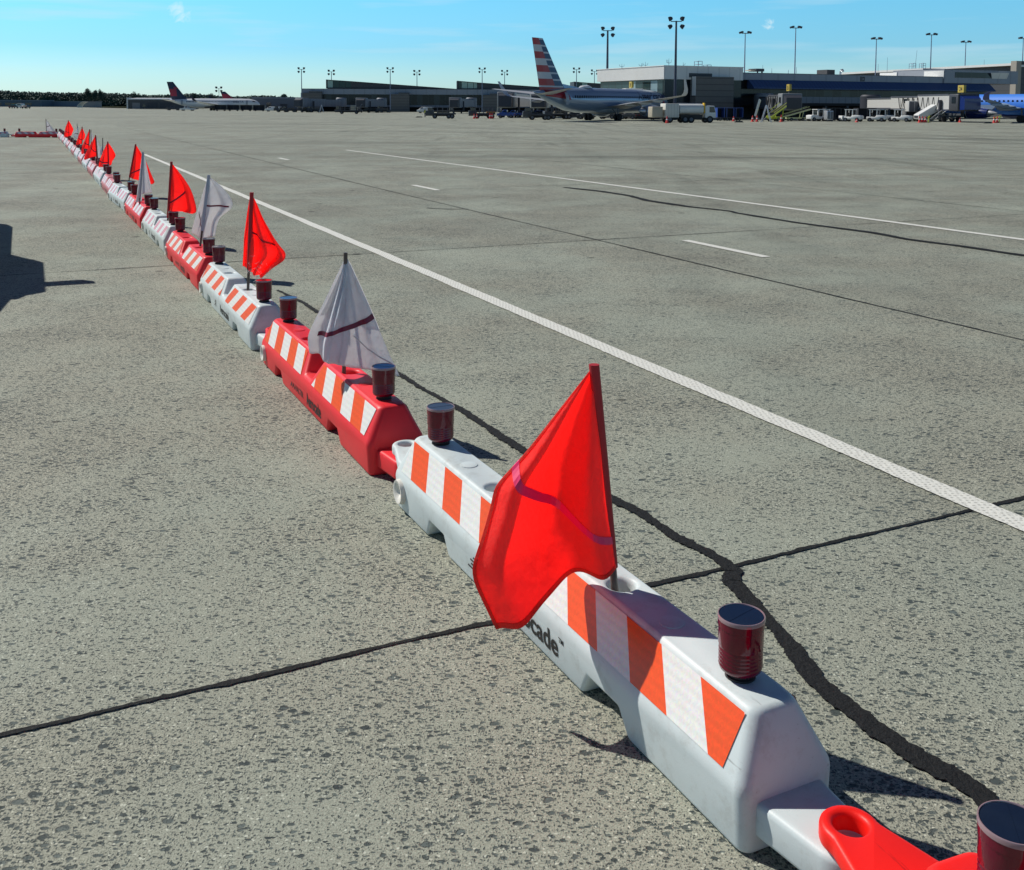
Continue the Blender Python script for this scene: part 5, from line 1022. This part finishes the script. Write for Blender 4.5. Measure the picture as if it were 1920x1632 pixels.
for px, D, yt, lb in ((566, 392, 130, 'grey mast at the left end of the far concourse'), (622, 440, 134.5, 'mast rising behind the left glazed end of the concourse roof'), (732, 392, 130, 'mast in front of the concourse block wall'), (782, 440, 135, 'mast behind the long slope of the concourse roof'), (904, 392, 130.5, 'mast in front of the right-hand glazed concourse end'), (946, 440, 135, 'mast left of the striped tail, behind the concourse roof'), (1080.5, 392, 130.5, 'left one of two small masts right of the striped tail'), (1114, 440, 134, 'right one of two small masts right of the striped tail')):
    mast(px, D, yt, None, lb, 4, GALV)
mast(411, 600, 166, None, 'small mast above the white airliner at far left', 4, GALV, r=.15)
mast(1138, 212, 57, None, 'tall four-lamp mast behind the striped tail aircraft', 4, mat('dark_mast', (.05, .06, .10), .5), r=.3)
mast(1265.5, 179, 39.5, None, 'tallest four-lamp mast, in front of the white terminal corner', 4, mat('dark_mast', (.05, .06, .10), .5), r=.27)
for px, D, yt, lb in ((1394.5, 215, 62, 'two-lamp mast where the white block meets the long fascia'), (1488.5, 222, 52, 'two-lamp mast above the terminal roof, behind the boarding bridge'), (1639.5, 236, 73, 'two-lamp mast left of the sunlit roof monitors'), (1742, 242, 65, 'two-lamp mast among the sunlit roof monitors'), (1806.5, 268, 79, 'two-lamp mast above the upper block window band'), (1913.5, 262, 72, 'two-lamp mast at the right edge of the photo')):
    mast(px, D, yt, 7.0, lb, 2, GALV, r=.14)
def aerial(px, D, y0, y1, kind, label, z0=None):
    b = at(px, y0, D); 
    if z0 is not None: b.z = z0
    H = at(px, y1, D).z - b.z; e = empty('roof_aerial', b, 0, label, 'aerial', 'thin aerials on the terminal roofs'); m_ = MB(); m_.tube([(0, 0, 0), (0, 0, H)], [.05, .025], 6); m_.build('rod', GALV, e)
    if kind: 
        for k in range(kind): q = MB(); a = k * 2.3 + px; q.tube([(0, 0, H * .4), (math.cos(a) * .45, .1, H * .5), (math.cos(a) * .5, .1, H * .85)], .035, 5); q.build('arm', GALV, e)
    return e
for i, (px, D, y0, y1, k, lb) in enumerate(((1166, 198, 129, 120, 2, 'small forked aerial at the left of the white roof'), (1203, 192, 127.5, 119, 2, 'aerial left of a twin aerial on the white roof'), (1210, 192, 127.5, 116.5, 2, 'twin forked aerial in the middle of the white roof'), (1254, 186, 125, 110, 3, 'forked aerial by the corner of the white block'), (1281, 188, 126, 117.5, 2, 'short aerial right of the tallest mast'), (1430, 205, 137, 122, 0, 'thin aerial beside the dark roof unit'), (1447, 206, 137.5, 128, 0, 'short rod between roof unit and second two-lamp mast'), (1478, 207, 138, 131, 1, 'stub aerial left of the second two-lamp mast'), (1493, 207, 138, 126, 0, 'rod right of the second two-lamp mast'), (1646, 228, 143, 120, 0, 'rod right of the third two-lamp mast'), (1663, 230, 143, 108, 0, 'long whip aerial left of the roof monitors'), (1714, 236, 143, 94, 0, 'tallest leaning whip aerial over the roof monitors'), (1730, 240, 135, 118, 0, 'rod just left of the mast among the monitors'), (1845, 270, 126, 112, 0, 'thin rod above the hall roof edge'))):
    e = aerial(px, D, y0, y1, k, lb)
    if px == 1714: e.rotation_euler = (0, R(4.5), 0)
def frame_rack(px0, px1, D, y0, y1, label):
    a = at(px0, y0, D); b = at(px1, y0, D); H = at(px0, y1, D).z - a.z; e = empty('roof_frame', a, YAW, label, 'frame', 'open steel frames on the roofs'); w_ = (b - a).length; m_ = MB()
    for x in (0, w_):
        for y in (0, 1.2): m_.tube([(x, y, 0), (x, y, H)], .05, 6)
    for z in (H, H * .55): m_.tube([(0, 0, z), (w_, 0, z), (w_, 1.2, z), (0, 1.2, z), (0, 0, z)], .04, 6)
    m_.build('frame', GALV, e)
frame_rack(1309, 1318, 189, 128, 115, 'tall open steel frame on the white block roof'); frame_rack(1326, 1335, 190, 128, 122, 'low open steel frame on the white block roof'); frame_rack(1712, 1719, 240, 130, 119, 'steel frame beside the whip aerial over the monitors'); frame_rack(1731, 1737, 242, 129, 119, 'small steel frame left of the hall roof edge')

# ------------------------------------------------------------------ BOARDING BRIDGES
def bridge(pos, rz, L_, label, zf=2.1, h=2.7, panel=None, cab=None, sign=None, rot_h=7.0, tunnels=2, hoses=False, sc_=1.0, signz=1.2, rot=None, hood=None):
    """local x runs from the rotunda (0) to the cab (L_)"""
    panel = panel or G_PANEL; cab = cab or panel; e = empty('boarding_bridge', pos, rz, label, 'boarding bridge', 'boarding bridges reaching out to the stands', sc_)
    q = MB(); q.lathe([(1.7, zf - .1), (1.9, zf), (1.9, zf + h + .2), (1.6, zf + h + .5), (.0, zf + h + .5)][::-1] + [(.0, zf - .1)], 20); q.build('rotunda', rot or panel, e, True)
    q = MB(); q.lathe([(.45, -.1), (.45, zf)], 12); q.build('rotunda_column', DSTEEL, e)
    seg = (L_ - 4.5) / tunnels
    for k in range(tunnels):
        q = MB(); ww = 1.25 + .18 * k; hh = h * (.88 + .1 * k); q.span(1.2 + seg * k, 1.2 + seg * (k + 1) + .2, -ww, ww, zf + .1 - .1 * k, zf + hh); o = q.build('tunnel', panel, e)
        for z in (zf + .05 - .1 * k, zf + hh - .1): r_ = MB(); r_.span(1.3 + seg * k, 1.1 + seg * (k + 1), -ww - .09, -ww - .003, z, z + .2); r_.build('tunnel_rail', STEEL, o)
        if k == 1: w_ = MB(); w_.span(1.2 + seg * 1.5, 1.2 + seg * 1.5 + 1.0, -ww - .04, -ww - .003, zf + 1.1, zf + 1.8); w_.build('tunnel_window', GLASS, o)
    c = MB(); c.span(L_ - 3.2, L_ - .3, -1.75, 1.75, zf - .25, zf + h + .25); o = c.build('cab', cab, e); bevel(o, .15, 2)
    hd = MB(); hd.loft([[(L_ - .35, y, z) for y, z in ((-1.5, zf - .1), (1.5, zf - .1), (1.5, zf + h), (-1.5, zf + h))], [(L_ + .9, y, z) for y, z in ((-1.3, zf), (1.3, zf), (1.3, zf + h - .5), (-1.3, zf + h - .5))]]); hd.build('cab_hood', hood or DSTEEL, e)
    w_ = MB(); w_.span(L_ - 2.2, L_ - 1.0, -1.80, -1.755, zf + 1.0, zf + 2.0); w_.build('cab_window', GLASS, o)
    lg = MB(); xl = L_ - 5.6
    for s in (-1, 1): lg.span(xl - .2, xl + .2, s * 1.9 - .2, s * 1.9 + .2, .9, zf + h * .7)
    lg.span(xl - .25, xl + .25, -2.1, 2.1, .75, 1.05); lg.build('lift_legs', DSTEEL, e)
    for s in (-1, 1): w2 = MB(); wheel(w2, xl, s * 1.2, .5, .4); w2.build('wheel', TYRE, e, True)
    stt = MB()
    for s in (-.4, .4): stt.tube([(L_ - 4.2, -1.9 + s, zf - .1), (L_ - 7.5, -2.6 + s, .1)], .05, 6)
    for k in range(8): f = k / 8; stt.span(L_ - 4.2 - 3.3 * f - .15, L_ - 4.2 - 3.3 * f + .15, -2.3 - .7 * f, -1.5 - .7 * f, (zf - .1) * (1 - f) + .1 * f - .03, (zf - .1) * (1 - f) + .1 * f)
    stt.build('service_stair', ALU, e)
    if sign:
        s_ = MB(); s_.span(L_ - 3.4, L_ - 1.6, -.2, .2, zf + h + signz, zf + h + signz + 1.15); so_ = s_.build('gate_sign', mat('shaded_yellow', (.46, .36, .07), .6), e); p_ = MB(); p_.tube([(L_ - 2.5, 0, zf + h + .2), (L_ - 2.5, 0, zf + h + signz)], .08, 6); p_.build('sign_post', STEEL, so_)  # sign yellow dimmed, its shade is put into the colour
        t = text_mesh('sign_number', sign, .95, INK, so_, align='CENTER', bold=.012)
        for v in t.data.vertices: v.co = (L_ - 2.5 + v.co.x, -.215, zf + h + signz + .22 + v.co.y)
    if hoses:
        hs = MB()
        for k in range(hoses):
            x = L_ * .42 + k * (L_ * .4 / hoses); pts = [(x + dx, -1.62, zf + h * .9 - 1.9 * (1 - (2 * t - 1) ** 2)) for t, dx in [(i / 8, i / 8 * L_ * .36 / hoses) for i in range(9)]]; hs.tube(pts, .07, 6)
        hs.build('hanging_hose', BLACK, e)
    return e
def bridge_px(pxr, Dr, pxc, Dc, label, **k):
    a = on(pxr, Dr); b = on(pxc, Dc); d = b - a; return bridge(a, math.atan2(d.y, d.x), math.hypot(d.x, d.y), label, **k)
bridge_px(1432, 196, 1486, 176, 'grey boarding bridge with yellow gate sign 26, left of the tugs', zf=2.0, sign='26', panel=mat('bridge_grey', (.20, .22, .24), .5), hoses=5, tunnels=2, h=2.4, signz=.7)
bridge_px(1632, 196, 1818, 160, 'long pale boarding bridge with looped hoses and a blue cab, gate 24', zf=2.0, sign='24', panel=mat('bridge_pale', (.52, .52, .50), .5), cab=VGREY, rot=DSTEEL, hood=JBD, hoses=8, tunnels=3, h=2.2, signz=.5)
bridge_px(1010, 262, 948, 205, 'pale boarding bridge left of the striped tail', zf=2.2, panel=mat('bridge_pale', (.52, .52, .50), .5), cab=mat('bridge_grey', (.20, .22, .24), .5))
bridge_px(1060, 250, 1010, 202, 'grey boarding bridge hidden behind the striped-tail aircraft', zf=2.2, panel=mat('bridge_pale', (.52, .52, .50), .5))
bridge_px(1130, 215, 1190, 190, 'white boarding bridge with yellow gate sign 28, beyond the silver fuselage', zf=3.0, sign='28', panel=mat('bridge_white', (.66, .66, .64), .5), h=2.4, signz=.4)
bridge_px(640, 372, 560, 352, 'dim grey boarding bridge at the left end of the concourse', zf=2.0)
bridge_px(716, 375, 676, 345, 'grey boarding bridge with a yellow beacon behind the first flatbed', zf=2.0)
bridge_px(884, 350, 852, 318, 'grey boarding bridge with a yellow beacon behind the second flatbed', zf=2.0)

# ------------------------------------------------------------------ VEHICLES AND GROUND EQUIPMENT
def tug(px, D, rz, label, cover=False):
    e = empty('baggage_tug', on(px, D), rz, label, 'tug', 'white baggage tugs parked under the terminal'); b = MB(); b.prism([(-1.5, .35), (1.5, .35), (1.5, .95), (1.1, 1.05), (.1, 1.05), (-.1, .75), (-1.5, .8)], 'y', -.75, .75); o = b.build('body', VWHITE, e); bevel(o, .07, 2)
    f = MB()
    for x in (-.95, .15):
        for y in (-.65, .65): f.box(x, y, 1.35, .14, .14, 1.15)
    f.build('cab_frame', VWHITE, e); r = MB(); r.box(-.4, 0, 1.94, 1.5, 1.5, .1); r.build('roof', VWHITE, e); g = MB(); g.box(.2, 0, 1.5, .03, 1.15, .7); g.build('windscreen', GLASS, e)
    s = MB(); s.box(-.6, 0, .95, .5, .9, .25); s.box(-.88, 0, 1.2, .12, .9, .5); s.build('seat', BLACK, e); wheels(e, (-.95, .95), (-.7, .7), .33, .24); return e
for i, (px, D, a, lb) in enumerate(((1531, 170, 200, 'small white tug beside a silver cabinet, farthest left'), (1542, 172, 195, 'white tug with open cab next to the silver cabinet'), (1600, 166, -40, 'white rounded tug right of the dark carts'), (1645, 166, -35, 'white tug in the middle of the right-hand row'), (1692, 166, -40, 'white tug just left of the white boarding steps'), (1660, 171, -30, 'second white tug parked close behind the middle one'))): tug(px, D, R(a), lb)
def cabinet(px0, px1, D, h, mt, label, name='equipment_cabinet', cat='cabinet'):
    a = on(px0, D); b = on(px1, D); w_ = (b - a).x; e = empty(name, (a + b) / 2, R(6), label, cat); m_ = MB(); m_.span(-w_ / 2, w_ / 2, -.7, .7, .25, h); o = m_.build('body', mt, e); bevel(o, .05, 2)
    for k in range(2): d = MB(); d.span(-w_ * .45 + k * w_ * .48, -w_ * .04 + k * w_ * .48, -.74, -.705, .4, h - .15); d.build('door', STEEL, e)
    wheels(e, (-w_ * .35, w_ * .35), (-.5, .5), .22, .16)
cabinet(1548, 1560, 168, 1.75, ALU, 'silver louvred cabinet between the small white tugs'); cabinet(1700, 1722, 174, 3.4, mat('bridge_pale', (.52, .52, .50), .5), 'pale tall container behind the white boarding steps', 'tall_container', 'container'); cabinet(1576, 1585, 167, .95, VWHITE, 'small white box between the dark carts and the tug')
def cart(px, D, rz, label, mt, group='covered baggage carts', L_=3.2, H=2.1):
    e = empty('baggage_cart', on(px, D), rz, label, 'baggage cart', group); b = MB(); b.span(-L_ / 2, L_ / 2, -.8, .8, .42, .56); b.build('deck', DSTEEL, e); r = MB(); r.span(-L_ / 2 - .05, L_ / 2 + .05, -.85, .85, H, H + .08); r.build('roof', mt, e)
    for x in (-L_ / 2, L_ / 2): q = MB(); q.span(x - .04, x + .04, -.8, .8, .57, H - .01); q.build('end_panel', mt, e)
    q = MB(); q.span(-L_ / 2 + .05, L_ / 2 - .05, .74, .78, .57, H - .01); q.build('curtain', mat('cart_curtain', (.03, .035, .05), .8), e)
    q = MB(); q.span(-.06, .06, -.8, -.7, .57, H - .01); q.build('post', mt, e); w_ = MB(); w_.tube([(L_ / 2, 0, .4), (L_ / 2 + 1.0, 0, .25)], .04, 6); w_.build('tow_bar', DSTEEL, e); wheels(e, (-L_ * .33, L_ * .33), (-.65, .65), .24, .16); return e
for i in range(4): cart(414 + i * 24, 418, R(3), ['leftmost of four dark carts under the white airliner', 'second from left of the dark carts under the white airliner', 'third of the dark carts, under the airliner windows', 'rightmost dark cart, by the nose of the white airliner'][i], VGREY, 'dark carts under the white airliner', 4.6, 2.4)
cart(1360, 172, R(8), 'dark blue cart right of the fuel truck', VBLUE); cart(1373, 172, R(8), 'second blue cart, next to the boarding bridge column', VBLUE); cart(1563, 178, R(4), 'dark cart behind the silver cabinet', VGREY); cart(1574, 178, R(4), 'dark cart second behind the silver cabinet', VGREY); cart(1622, 172, R(10), 'dark grey cart left of the middle tug', VGREY); cart(1716, 171, R(-6), 'dark cart under the white boarding steps', VGREY, H=1.6)
def loader(px, D, rz, label, L_=7.5, kind=0, s=1.0):
    e = empty('flatbed_loader', on(px, D), rz, label, 'loader', 'dark flatbed loaders out on the apron', s); b = MB(); b.span(-L_ / 2, L_ / 2, -1.1, 1.1, .75, 1.02); b.build('deck', DSTEEL, e); k = MB(); k.span(-L_ / 2 + .5, L_ / 2 - .8, -.5, .5, .45, .74); k.build('chassis', BLACK, e); rl = MB()
    n = 5
    for i in range(n):
        x = -L_ / 2 + .3 + i * (L_ - .8) / (n - 1); rl.tube([(x, -1.0, 1.02), (x, -1.0, 2.0)], .05, 6); rl.tube([(x, 1.0, 1.02), (x, 1.0, 2.0)], .05, 6)
    for y in (-1, 1): rl.tube([(-L_ / 2 + .3, y, 2.0), (L_ / 2 - .5, y, 2.0)], .05, 6); rl.tube([(-L_ / 2 + .3, y, 1.5), (L_ / 2 - .5, y, 1.5)], .04, 6)
    if kind != 2: rl.build('guard_rail', STEEL, e)
    c = MB(); c.span(-L_ / 2 - .9, -L_ / 2 + .6, -1.0, 1.0, .5, 1.45 if kind else 1.2); o = c.build('cab', VGREY, e); bevel(o, .08, 2); g = MB(); g.span(-L_ / 2 - .5, -L_ / 2 + .4, -.9, .9, 1.46 if kind else 1.21, 2.0); g.build('cab_glass', GLASS, e)
    if kind == 0: q = MB(); q.span(L_ * .02, L_ * .22, -.8, .8, 1.03, 2.35); q.build('crate', TAN, e); q = MB(); q.tube([(L_ * .3, 0, 1), (L_ * .46, 0, 2.7), (L_ * .5, .2, 2.7)], .12, 6); q.build('lift_arm', STEEL, e)
    if kind == 1: q = MB(); q.box(0, 0, 1.25, L_ * .5, 1.2, .4); q.build('load', mat('mixed_load', (.12, .11, .09), .8), e)
    if kind == 3: q = MB(); q.span(L_ * .1, L_ * .5, -1, 1, 1.03, 1.3); q.build('ramp', mat('rust_paint', (.30, .16, .05), .6), e)
    wheels(e, (-L_ * .33, L_ * .22, L_ * .36) if kind != 0 else (-L_ * .35, L_ * .25), (-.85, .85), .42, .3); return e
loader(657, 288, R(3), 'dark flatbed loader with a tan crate, left of the concourse block wall', 6.8, 0); loader(831, 188, R(2), 'dark flatbed truck carrying a low load in front of the concourse', 4.6, 1); loader(908, 190, R(4), 'dark flatbed with an orange-brown ramp beside two cones', 4.0, 3); loader(1012, 174, R(3), 'dark dolly train under the striped tail', 4.0, 2); loader(1050, 186, R(10), 'dark loader behind the main wheels of the silver airliner', 4.2, 1)
car('van', on(797, 340), R(175), VWHITE, 'white van parked before the concourse block wall', 'van', L_=5.2, H=2.0, W_=2, cat='van')
car('tow_tractor', on(949, 200), R(172), VBLUE, 'dark blue tractor left of the dolly train', 'pickup', L_=3.4, H=1.6, W_=1.8, cat='tractor'); car('tow_tractor', on(964, 210), R(170), VBLUE, 'dark blue tractor second, nearer the striped tail', 'pickup', L_=3.2, H=1.5, W_=1.7, cat='tractor'); cart(985, 212, R(4), 'bright blue low cart behind the dolly train', VBLUE, H=1.3); cart(1003, 214, R(4), 'blue low cart close under the striped tail', VBLUE, H=1.3)
for i, (px, D, lb) in enumerate(((1075, 190, 'small dark tractor between the airliner wheels'), (1100, 186, 'low grey tractor below the silver belly'), (1140, 190, 'dark tractor left of the main landing gear'), (1180, 188, 'dark tractor below the silver engine'))): car('tow_tractor', on(px, D), R(175 - 8 * i), VGREY, lb, 'car', L_=3.2, H=1.35, W_=1.7, cat='tractor')
for i, (px, lb) in enumerate(((325, 'dark tractor below the navy and red tail'), (352, 'white tractor right of the navy tail aircraft wheels'), (512, 'white van at the nose of the white airliner'))): car('tow_tractor' if i < 2 else 'van', on(px, 432 - i * 20), R(178), (VGREY, VWHITE, VWHITE)[i], lb, 'pickup' if i < 2 else 'van', L_=6, H=1.9, W_=2, cat='tractor' if i < 2 else 'van')
for i, px in enumerate((530, 546, 574, 592, 700, 722)): loader(px, 360 - i * 2, R(3 + i), ['dim loader right of the white nose', 'dim loader left of the first concourse mast', 'dim loader under the leftmost boarding bridge', 'dim loader beside the far step ladder', 'dim loader under the second boarding bridge', 'dim loader left of the concourse block wall'][i], 4.2, 1)
# fuel truck
e = empty('fuel_truck', on(1293, 148), R(10), 'white fuel tanker with a ribbed rear cabinet, in front of the terminal', 'fuel truck'); TK = mat('tank_white', (.62, .64, .64), .3, coat=.3, dirt=(.4, .38, .33, .3), scale=1)
t = MB(); t.loft([[(x, 1.2 * q * math.copysign(abs(math.cos(a)) ** .6, math.cos(a)), 1.98 + .74 * q * math.copysign(abs(math.sin(a)) ** .7, math.sin(a))) for a in [2 * math.pi * i / 24 for i in range(24)]] for x, q in ((-1.9, .8), (-1.8, 1), (1.7, 1), (1.8, .8))]); t.build('tank', TK, e, True)
c = MB(); c.span(-4.0, -1.95, -1.2, 1.2, .75, 2.75); o = c.build('pump_cabinet', ribbed('cabinet_ribs', (.60, .60, .56), 2.2, 'X', .35), e); bevel(o, .08, 2)
c = MB(); c.prism([(2.0, .7), (3.6, .7), (3.6, 1.5), (3.35, 2.45), (2.0, 2.5)], 'y', -1.1, 1.1); o = c.build('cab', VWHITE, e); bevel(o, .08, 2); g = MB(); g.add([(2.6, -1.125, 1.5), (3.5, -1.125, 1.5), (3.28, -1.125, 2.3), (2.6, -1.125, 2.3)], [(0, 1, 2, 3)]); g.build('cab_window', GLASS, e)
c = MB(); c.span(1.83, 1.98, -1.0, -.3, 1.4, 2.85); c.build('yellow_placard', YEL, e); c = MB(); c.span(-4.0, 3.2, -.5, .5, .5, .74); c.span(-1.6, 1.6, -1.0, -.55, .55, 1.2); c.build('chassis', BLACK, e); c = MB(); c.box(1.15, -1.12, 2.1, .4, .02, .5); c.build('door_emblem', VBLUE, e); h = MB(); h.tube([(-1.7, -.3, 2.78), (1.5, -.3, 2.78)], .06, 6); h.tube([(-1.7, .3, 2.78), (1.5, .3, 2.78)], .06, 6); h.build('tank_rail', ALU, e)
wheels(e, (-3.3, -1.0, -.1, 2.7), (-.95, .95), .5, .34)
c = MB(); c.span(-5.9, -4.3, -1.0, 1.0, .75, 2.3); o = c.build('hose_reel_box', TAN, e); bevel(o, .1, 2)
# stairs, belt loaders
e = empty('boarding_steps', on(1742, 168), R(8), 'white covered boarding steps slanting up to the right', 'boarding steps'); b = MB(); b.prism([(-2.2, .5), (-1.7, .35), (1.5, 1.85), (2.3, 1.85), (2.3, 3.05), (1.2, 3.05), (-2.2, 1.15)], 'y', -.8, .8); o = b.build('stair_side', VWHITE, e); bevel(o, .06, 2); q = MB(); q.span(-2.22, -2.0, -.6, .6, .6, 1.0); q.build('step_opening', DSTEEL, e); l = MB()
for y in (-.6, .6): l.tube([(1.9, y, 1.85), (3.0, y, .3)], .1, 6); l.tube([(-1.0, y, .6), (2.6, y, .35)], .07, 6)
l.build('support_leg', TAN, e); wheels(e, (-1.3, 2.4), (-.6, .6), .28, .2)
def belt(px, D, rz, label, mt, s=1.0):
    e = empty('belt_loader', on(px, D), rz, label, 'belt loader', None, s); b = MB(); b.prism([(-3.2, .6), (3.2, 2.3), (3.2, 2.55), (-3.2, .85)], 'y', -.5, .5); b.build('conveyor', mt, e); b2 = MB(); b2.prism([(-3.1, .87), (3.1, 2.53), (3.1, 2.57), (-3.1, .91)], 'y', -.4, .4); b2.build('belt', BLACK, e); c = MB(); c.span(-1.9, 1.9, -.8, .8, .4, .75); o = c.build('chassis', mt, e); bevel(o, .06, 2); r = MB()
    for y in (-.6, .6): r.tube([(-2.6, y, 1.4), (2.9, y, 3.0)], .04, 6); r.tube([(1.2, y, .7), (1.5, y, 2.0)], .06, 6)
    r.build('hand_rail', mt, e); wheels(e, (-1.3, 1.3), (-.7, .7), .35, .25); return e
belt(1456, 166, R(55), 'lime yellow belt loader under boarding bridge 26', LIME); belt(1492, 172, R(12), 'pale yellow-green belt loader left of the small tugs', mat('pale_lime', (.5, .55, .3), .5), .8); belt(1760, 172, R(160), 'tan belt loader behind the red cones', TAN, .8)
def ladder(px, D, h, label, rz=0.0):
    e = empty('step_ladder', on(px, D), rz, label, 'ladder', 'aluminium step ladders on the stands'); 
    for s in (-1, 1):
        f = MB(); 
        for y in (-.35, .35): f.tube([(s * h * .28, y, 0), (0, y * .7, h)], .06, 6)
        for k in range(1, 8): q = k / 8; f.box(s * h * .28 * (1 - q), 0, h * q, .12, .7 - .2 * q, .05)
        f.build('ladder_frame', ALU, e)
    return e
ladder(1437, 156, 2.6, 'aluminium step ladder in front of boarding bridge 26'); ladder(603, 352, 2.6, 'far step ladder under the leftmost boarding bridge')
mb = empty('slanted_panel', on(1422, 166), R(-20), 'pale slanted chute hanging from boarding bridge 26', 'chute'); q = MB(); q.prism([(-.6, .9), (-.35, .8), (.35, 3.4), (.1, 3.6)], 'y', -.5, .5); q.build('panel', VWHITE, mb); q = MB(); q.tube([(-.4, 0, .9), (.9, .3, 0)], .06, 6); q.tube([(-.4, 0, .9), (-.5, 0, 0)], .06, 6); q.build('leg', STEEL, mb)
def cone(px, D, label, h=.9, grp='red traffic cones on the stands'):
    e = empty('traffic_cone', on(px, D), random.random(), label, 'cone', grp); c = MB(); c.lathe([(.0, .04), (.21, .04), (.05, h), (.0, h)], 14); c.build('cone_body', CONE_R, e, True); b = MB(); b.box(0, 0, .02, .5, .5, .05); b.build('base', CONE_R, e); w_ = MB(); w_.lathe([(.150, h * .45), (.109, h * .64)], 14); w_.build('white_band', CONE_W, e, True); return e
for i, (px, D, lb, h) in enumerate(((889, 188, 'left cone of the pair by the ramp flatbed', .9), (894, 188, 'right cone of the pair by the ramp flatbed', .9), (919, 188, 'left cone of the pair right of the ramp flatbed', 1.0), (923, 188, 'right cone of the pair right of the ramp flatbed', 1.0), (1251, 143, 'red cone at the rear of the fuel tanker', 1.0), (1376, 165, 'red cone by the blue carts', .8), (1411.5, 160, 'left cone of the pair before the slanted chute', 1.0), (1420, 160, 'right cone of the pair before the slanted chute', 1.0), (1465.5, 160, 'single red cone right of the lime belt loader', 1.1), (1725, 158, 'stout red cone, leftmost below the boarding steps', 1.0), (1730.5, 158, 'second red cone below the boarding steps', 1.0), (1736, 158, 'third red cone below the boarding steps', 1.0), (1801, 162, 'lone red cone under the blue cab', .8), (1865, 156, 'left cone of the pair by the blue engine', 1.0), (1871, 156, 'right cone of the pair by the blue engine', 1.0), (1607, 160, 'tiny red cone below the rounded tug', .5))): cone(px, D, lb, h)
for px, lb, a in ((1742, 'yellow wheel chock stand beside the red cones', 10), (1875, 'yellow bar stand by the blue engine cones', -15)):
    e = empty('yellow_barrier', on(px, 156), R(a), lb, 'barrier', 'yellow bar stands beside the cones'); q = MB(); q.tube([(-.05, 0, 0), (.1, 0, 1.1)], .07, 8); q.tube([(-.9 if px > 1800 else -.2, 0, .75), (.25, 0, 1.05)], .06, 8); q.build('bar', LIME, e); q = MB(); q.box(0, 0, .03, .5, .4, .06); q.build('foot', BLACK, e)
for px, D, lb in ((1386, 153, 'dark wheel chock lying right of the blue carts'), (1853, 152, 'long dark tow bar lying left of the cones by the blue engine'), (786, 205, 'dark chock lying left of the second flatbed')):
    e = empty('wheel_chock', on(px, D), R(5), lb, 'chock'); q = MB(); q.prism([(-.7, 0), (.7, 0), (.5, .18), (-.5, .18)], 'y', -.15, .15); q.build('block', BLACK, e); q = MB(); q.tube([(-.5, 0, .19), (.5, 0, .19)], .03, 6); q.build('rope', TAN, e)
# a ground worker standing out on the apron
def worker(px, D, label, vest):
    b = on(px, D); e = empty('person', b, R(40), label, 'person'); me = bpy.data.meshes.new('body'); V = [(0, 0, .95), (0, 0, 1.2), (0, 0, 1.42), (0, 0, 1.55), (0, 0, 1.72), (.10, 0, .90), (.11, .02, .50), (.12, -.02, .08), (.12, .12, .04), (-.10, 0, .90), (-.11, -.03, .50), (-.13, -.06, .08), (-.13, .08, .04), (.20, 0, 1.40), (.27, .02, 1.12), (.26, .14, .88), (-.20, 0, 1.40), (-.27, .0, 1.12), (-.25, .12, .88)]
    E_ = [(0, 1), (1, 2), (2, 3), (3, 4), (0, 5), (5, 6), (6, 7), (7, 8), (0, 9), (9, 10), (10, 11), (11, 12), (2, 13), (13, 14), (14, 15), (2, 16), (16, 17), (17, 18)]; RR = [.15, .15, .15, .06, .10, .10, .075, .05, .04, .10, .075, .05, .04, .07, .05, .04, .07, .05, .04]
    me.from_pydata(V, E_, []); o = bpy.data.objects.new('body', me); C.objects.link(o); o.modifiers.new('k', 'SKIN')
    for i, r_ in enumerate(RR): me.skin_vertices[0].data[i].radius = (r_, r_ * .8)
    me.skin_vertices[0].data[0].use_root = True; o.modifiers.new('u', 'SUBSURF').levels = 1; me.materials.append(mat('dark_work_clothes', (.03, .035, .05), .8)); bake(o); o.data.polygons.foreach_set('use_smooth', [True] * len(o.data.polygons)); o.parent = e
    if not o.data.materials: o.data.materials.append(MATS['dark_work_clothes'])
    v = MB(); v.loft([[(math.cos(a) * .19 * q, math.sin(a) * .15 * q, z) for a in [2 * math.pi * i / 14 for i in range(14)]] for z, q in ((.98, .95), (1.2, .98), (1.4, 1.0), (1.46, .75))], cap=False); v.build('vest', vest, e, True); return e
worker(797, 205, 'worker in dark clothes standing left of the second flatbed', LIME)
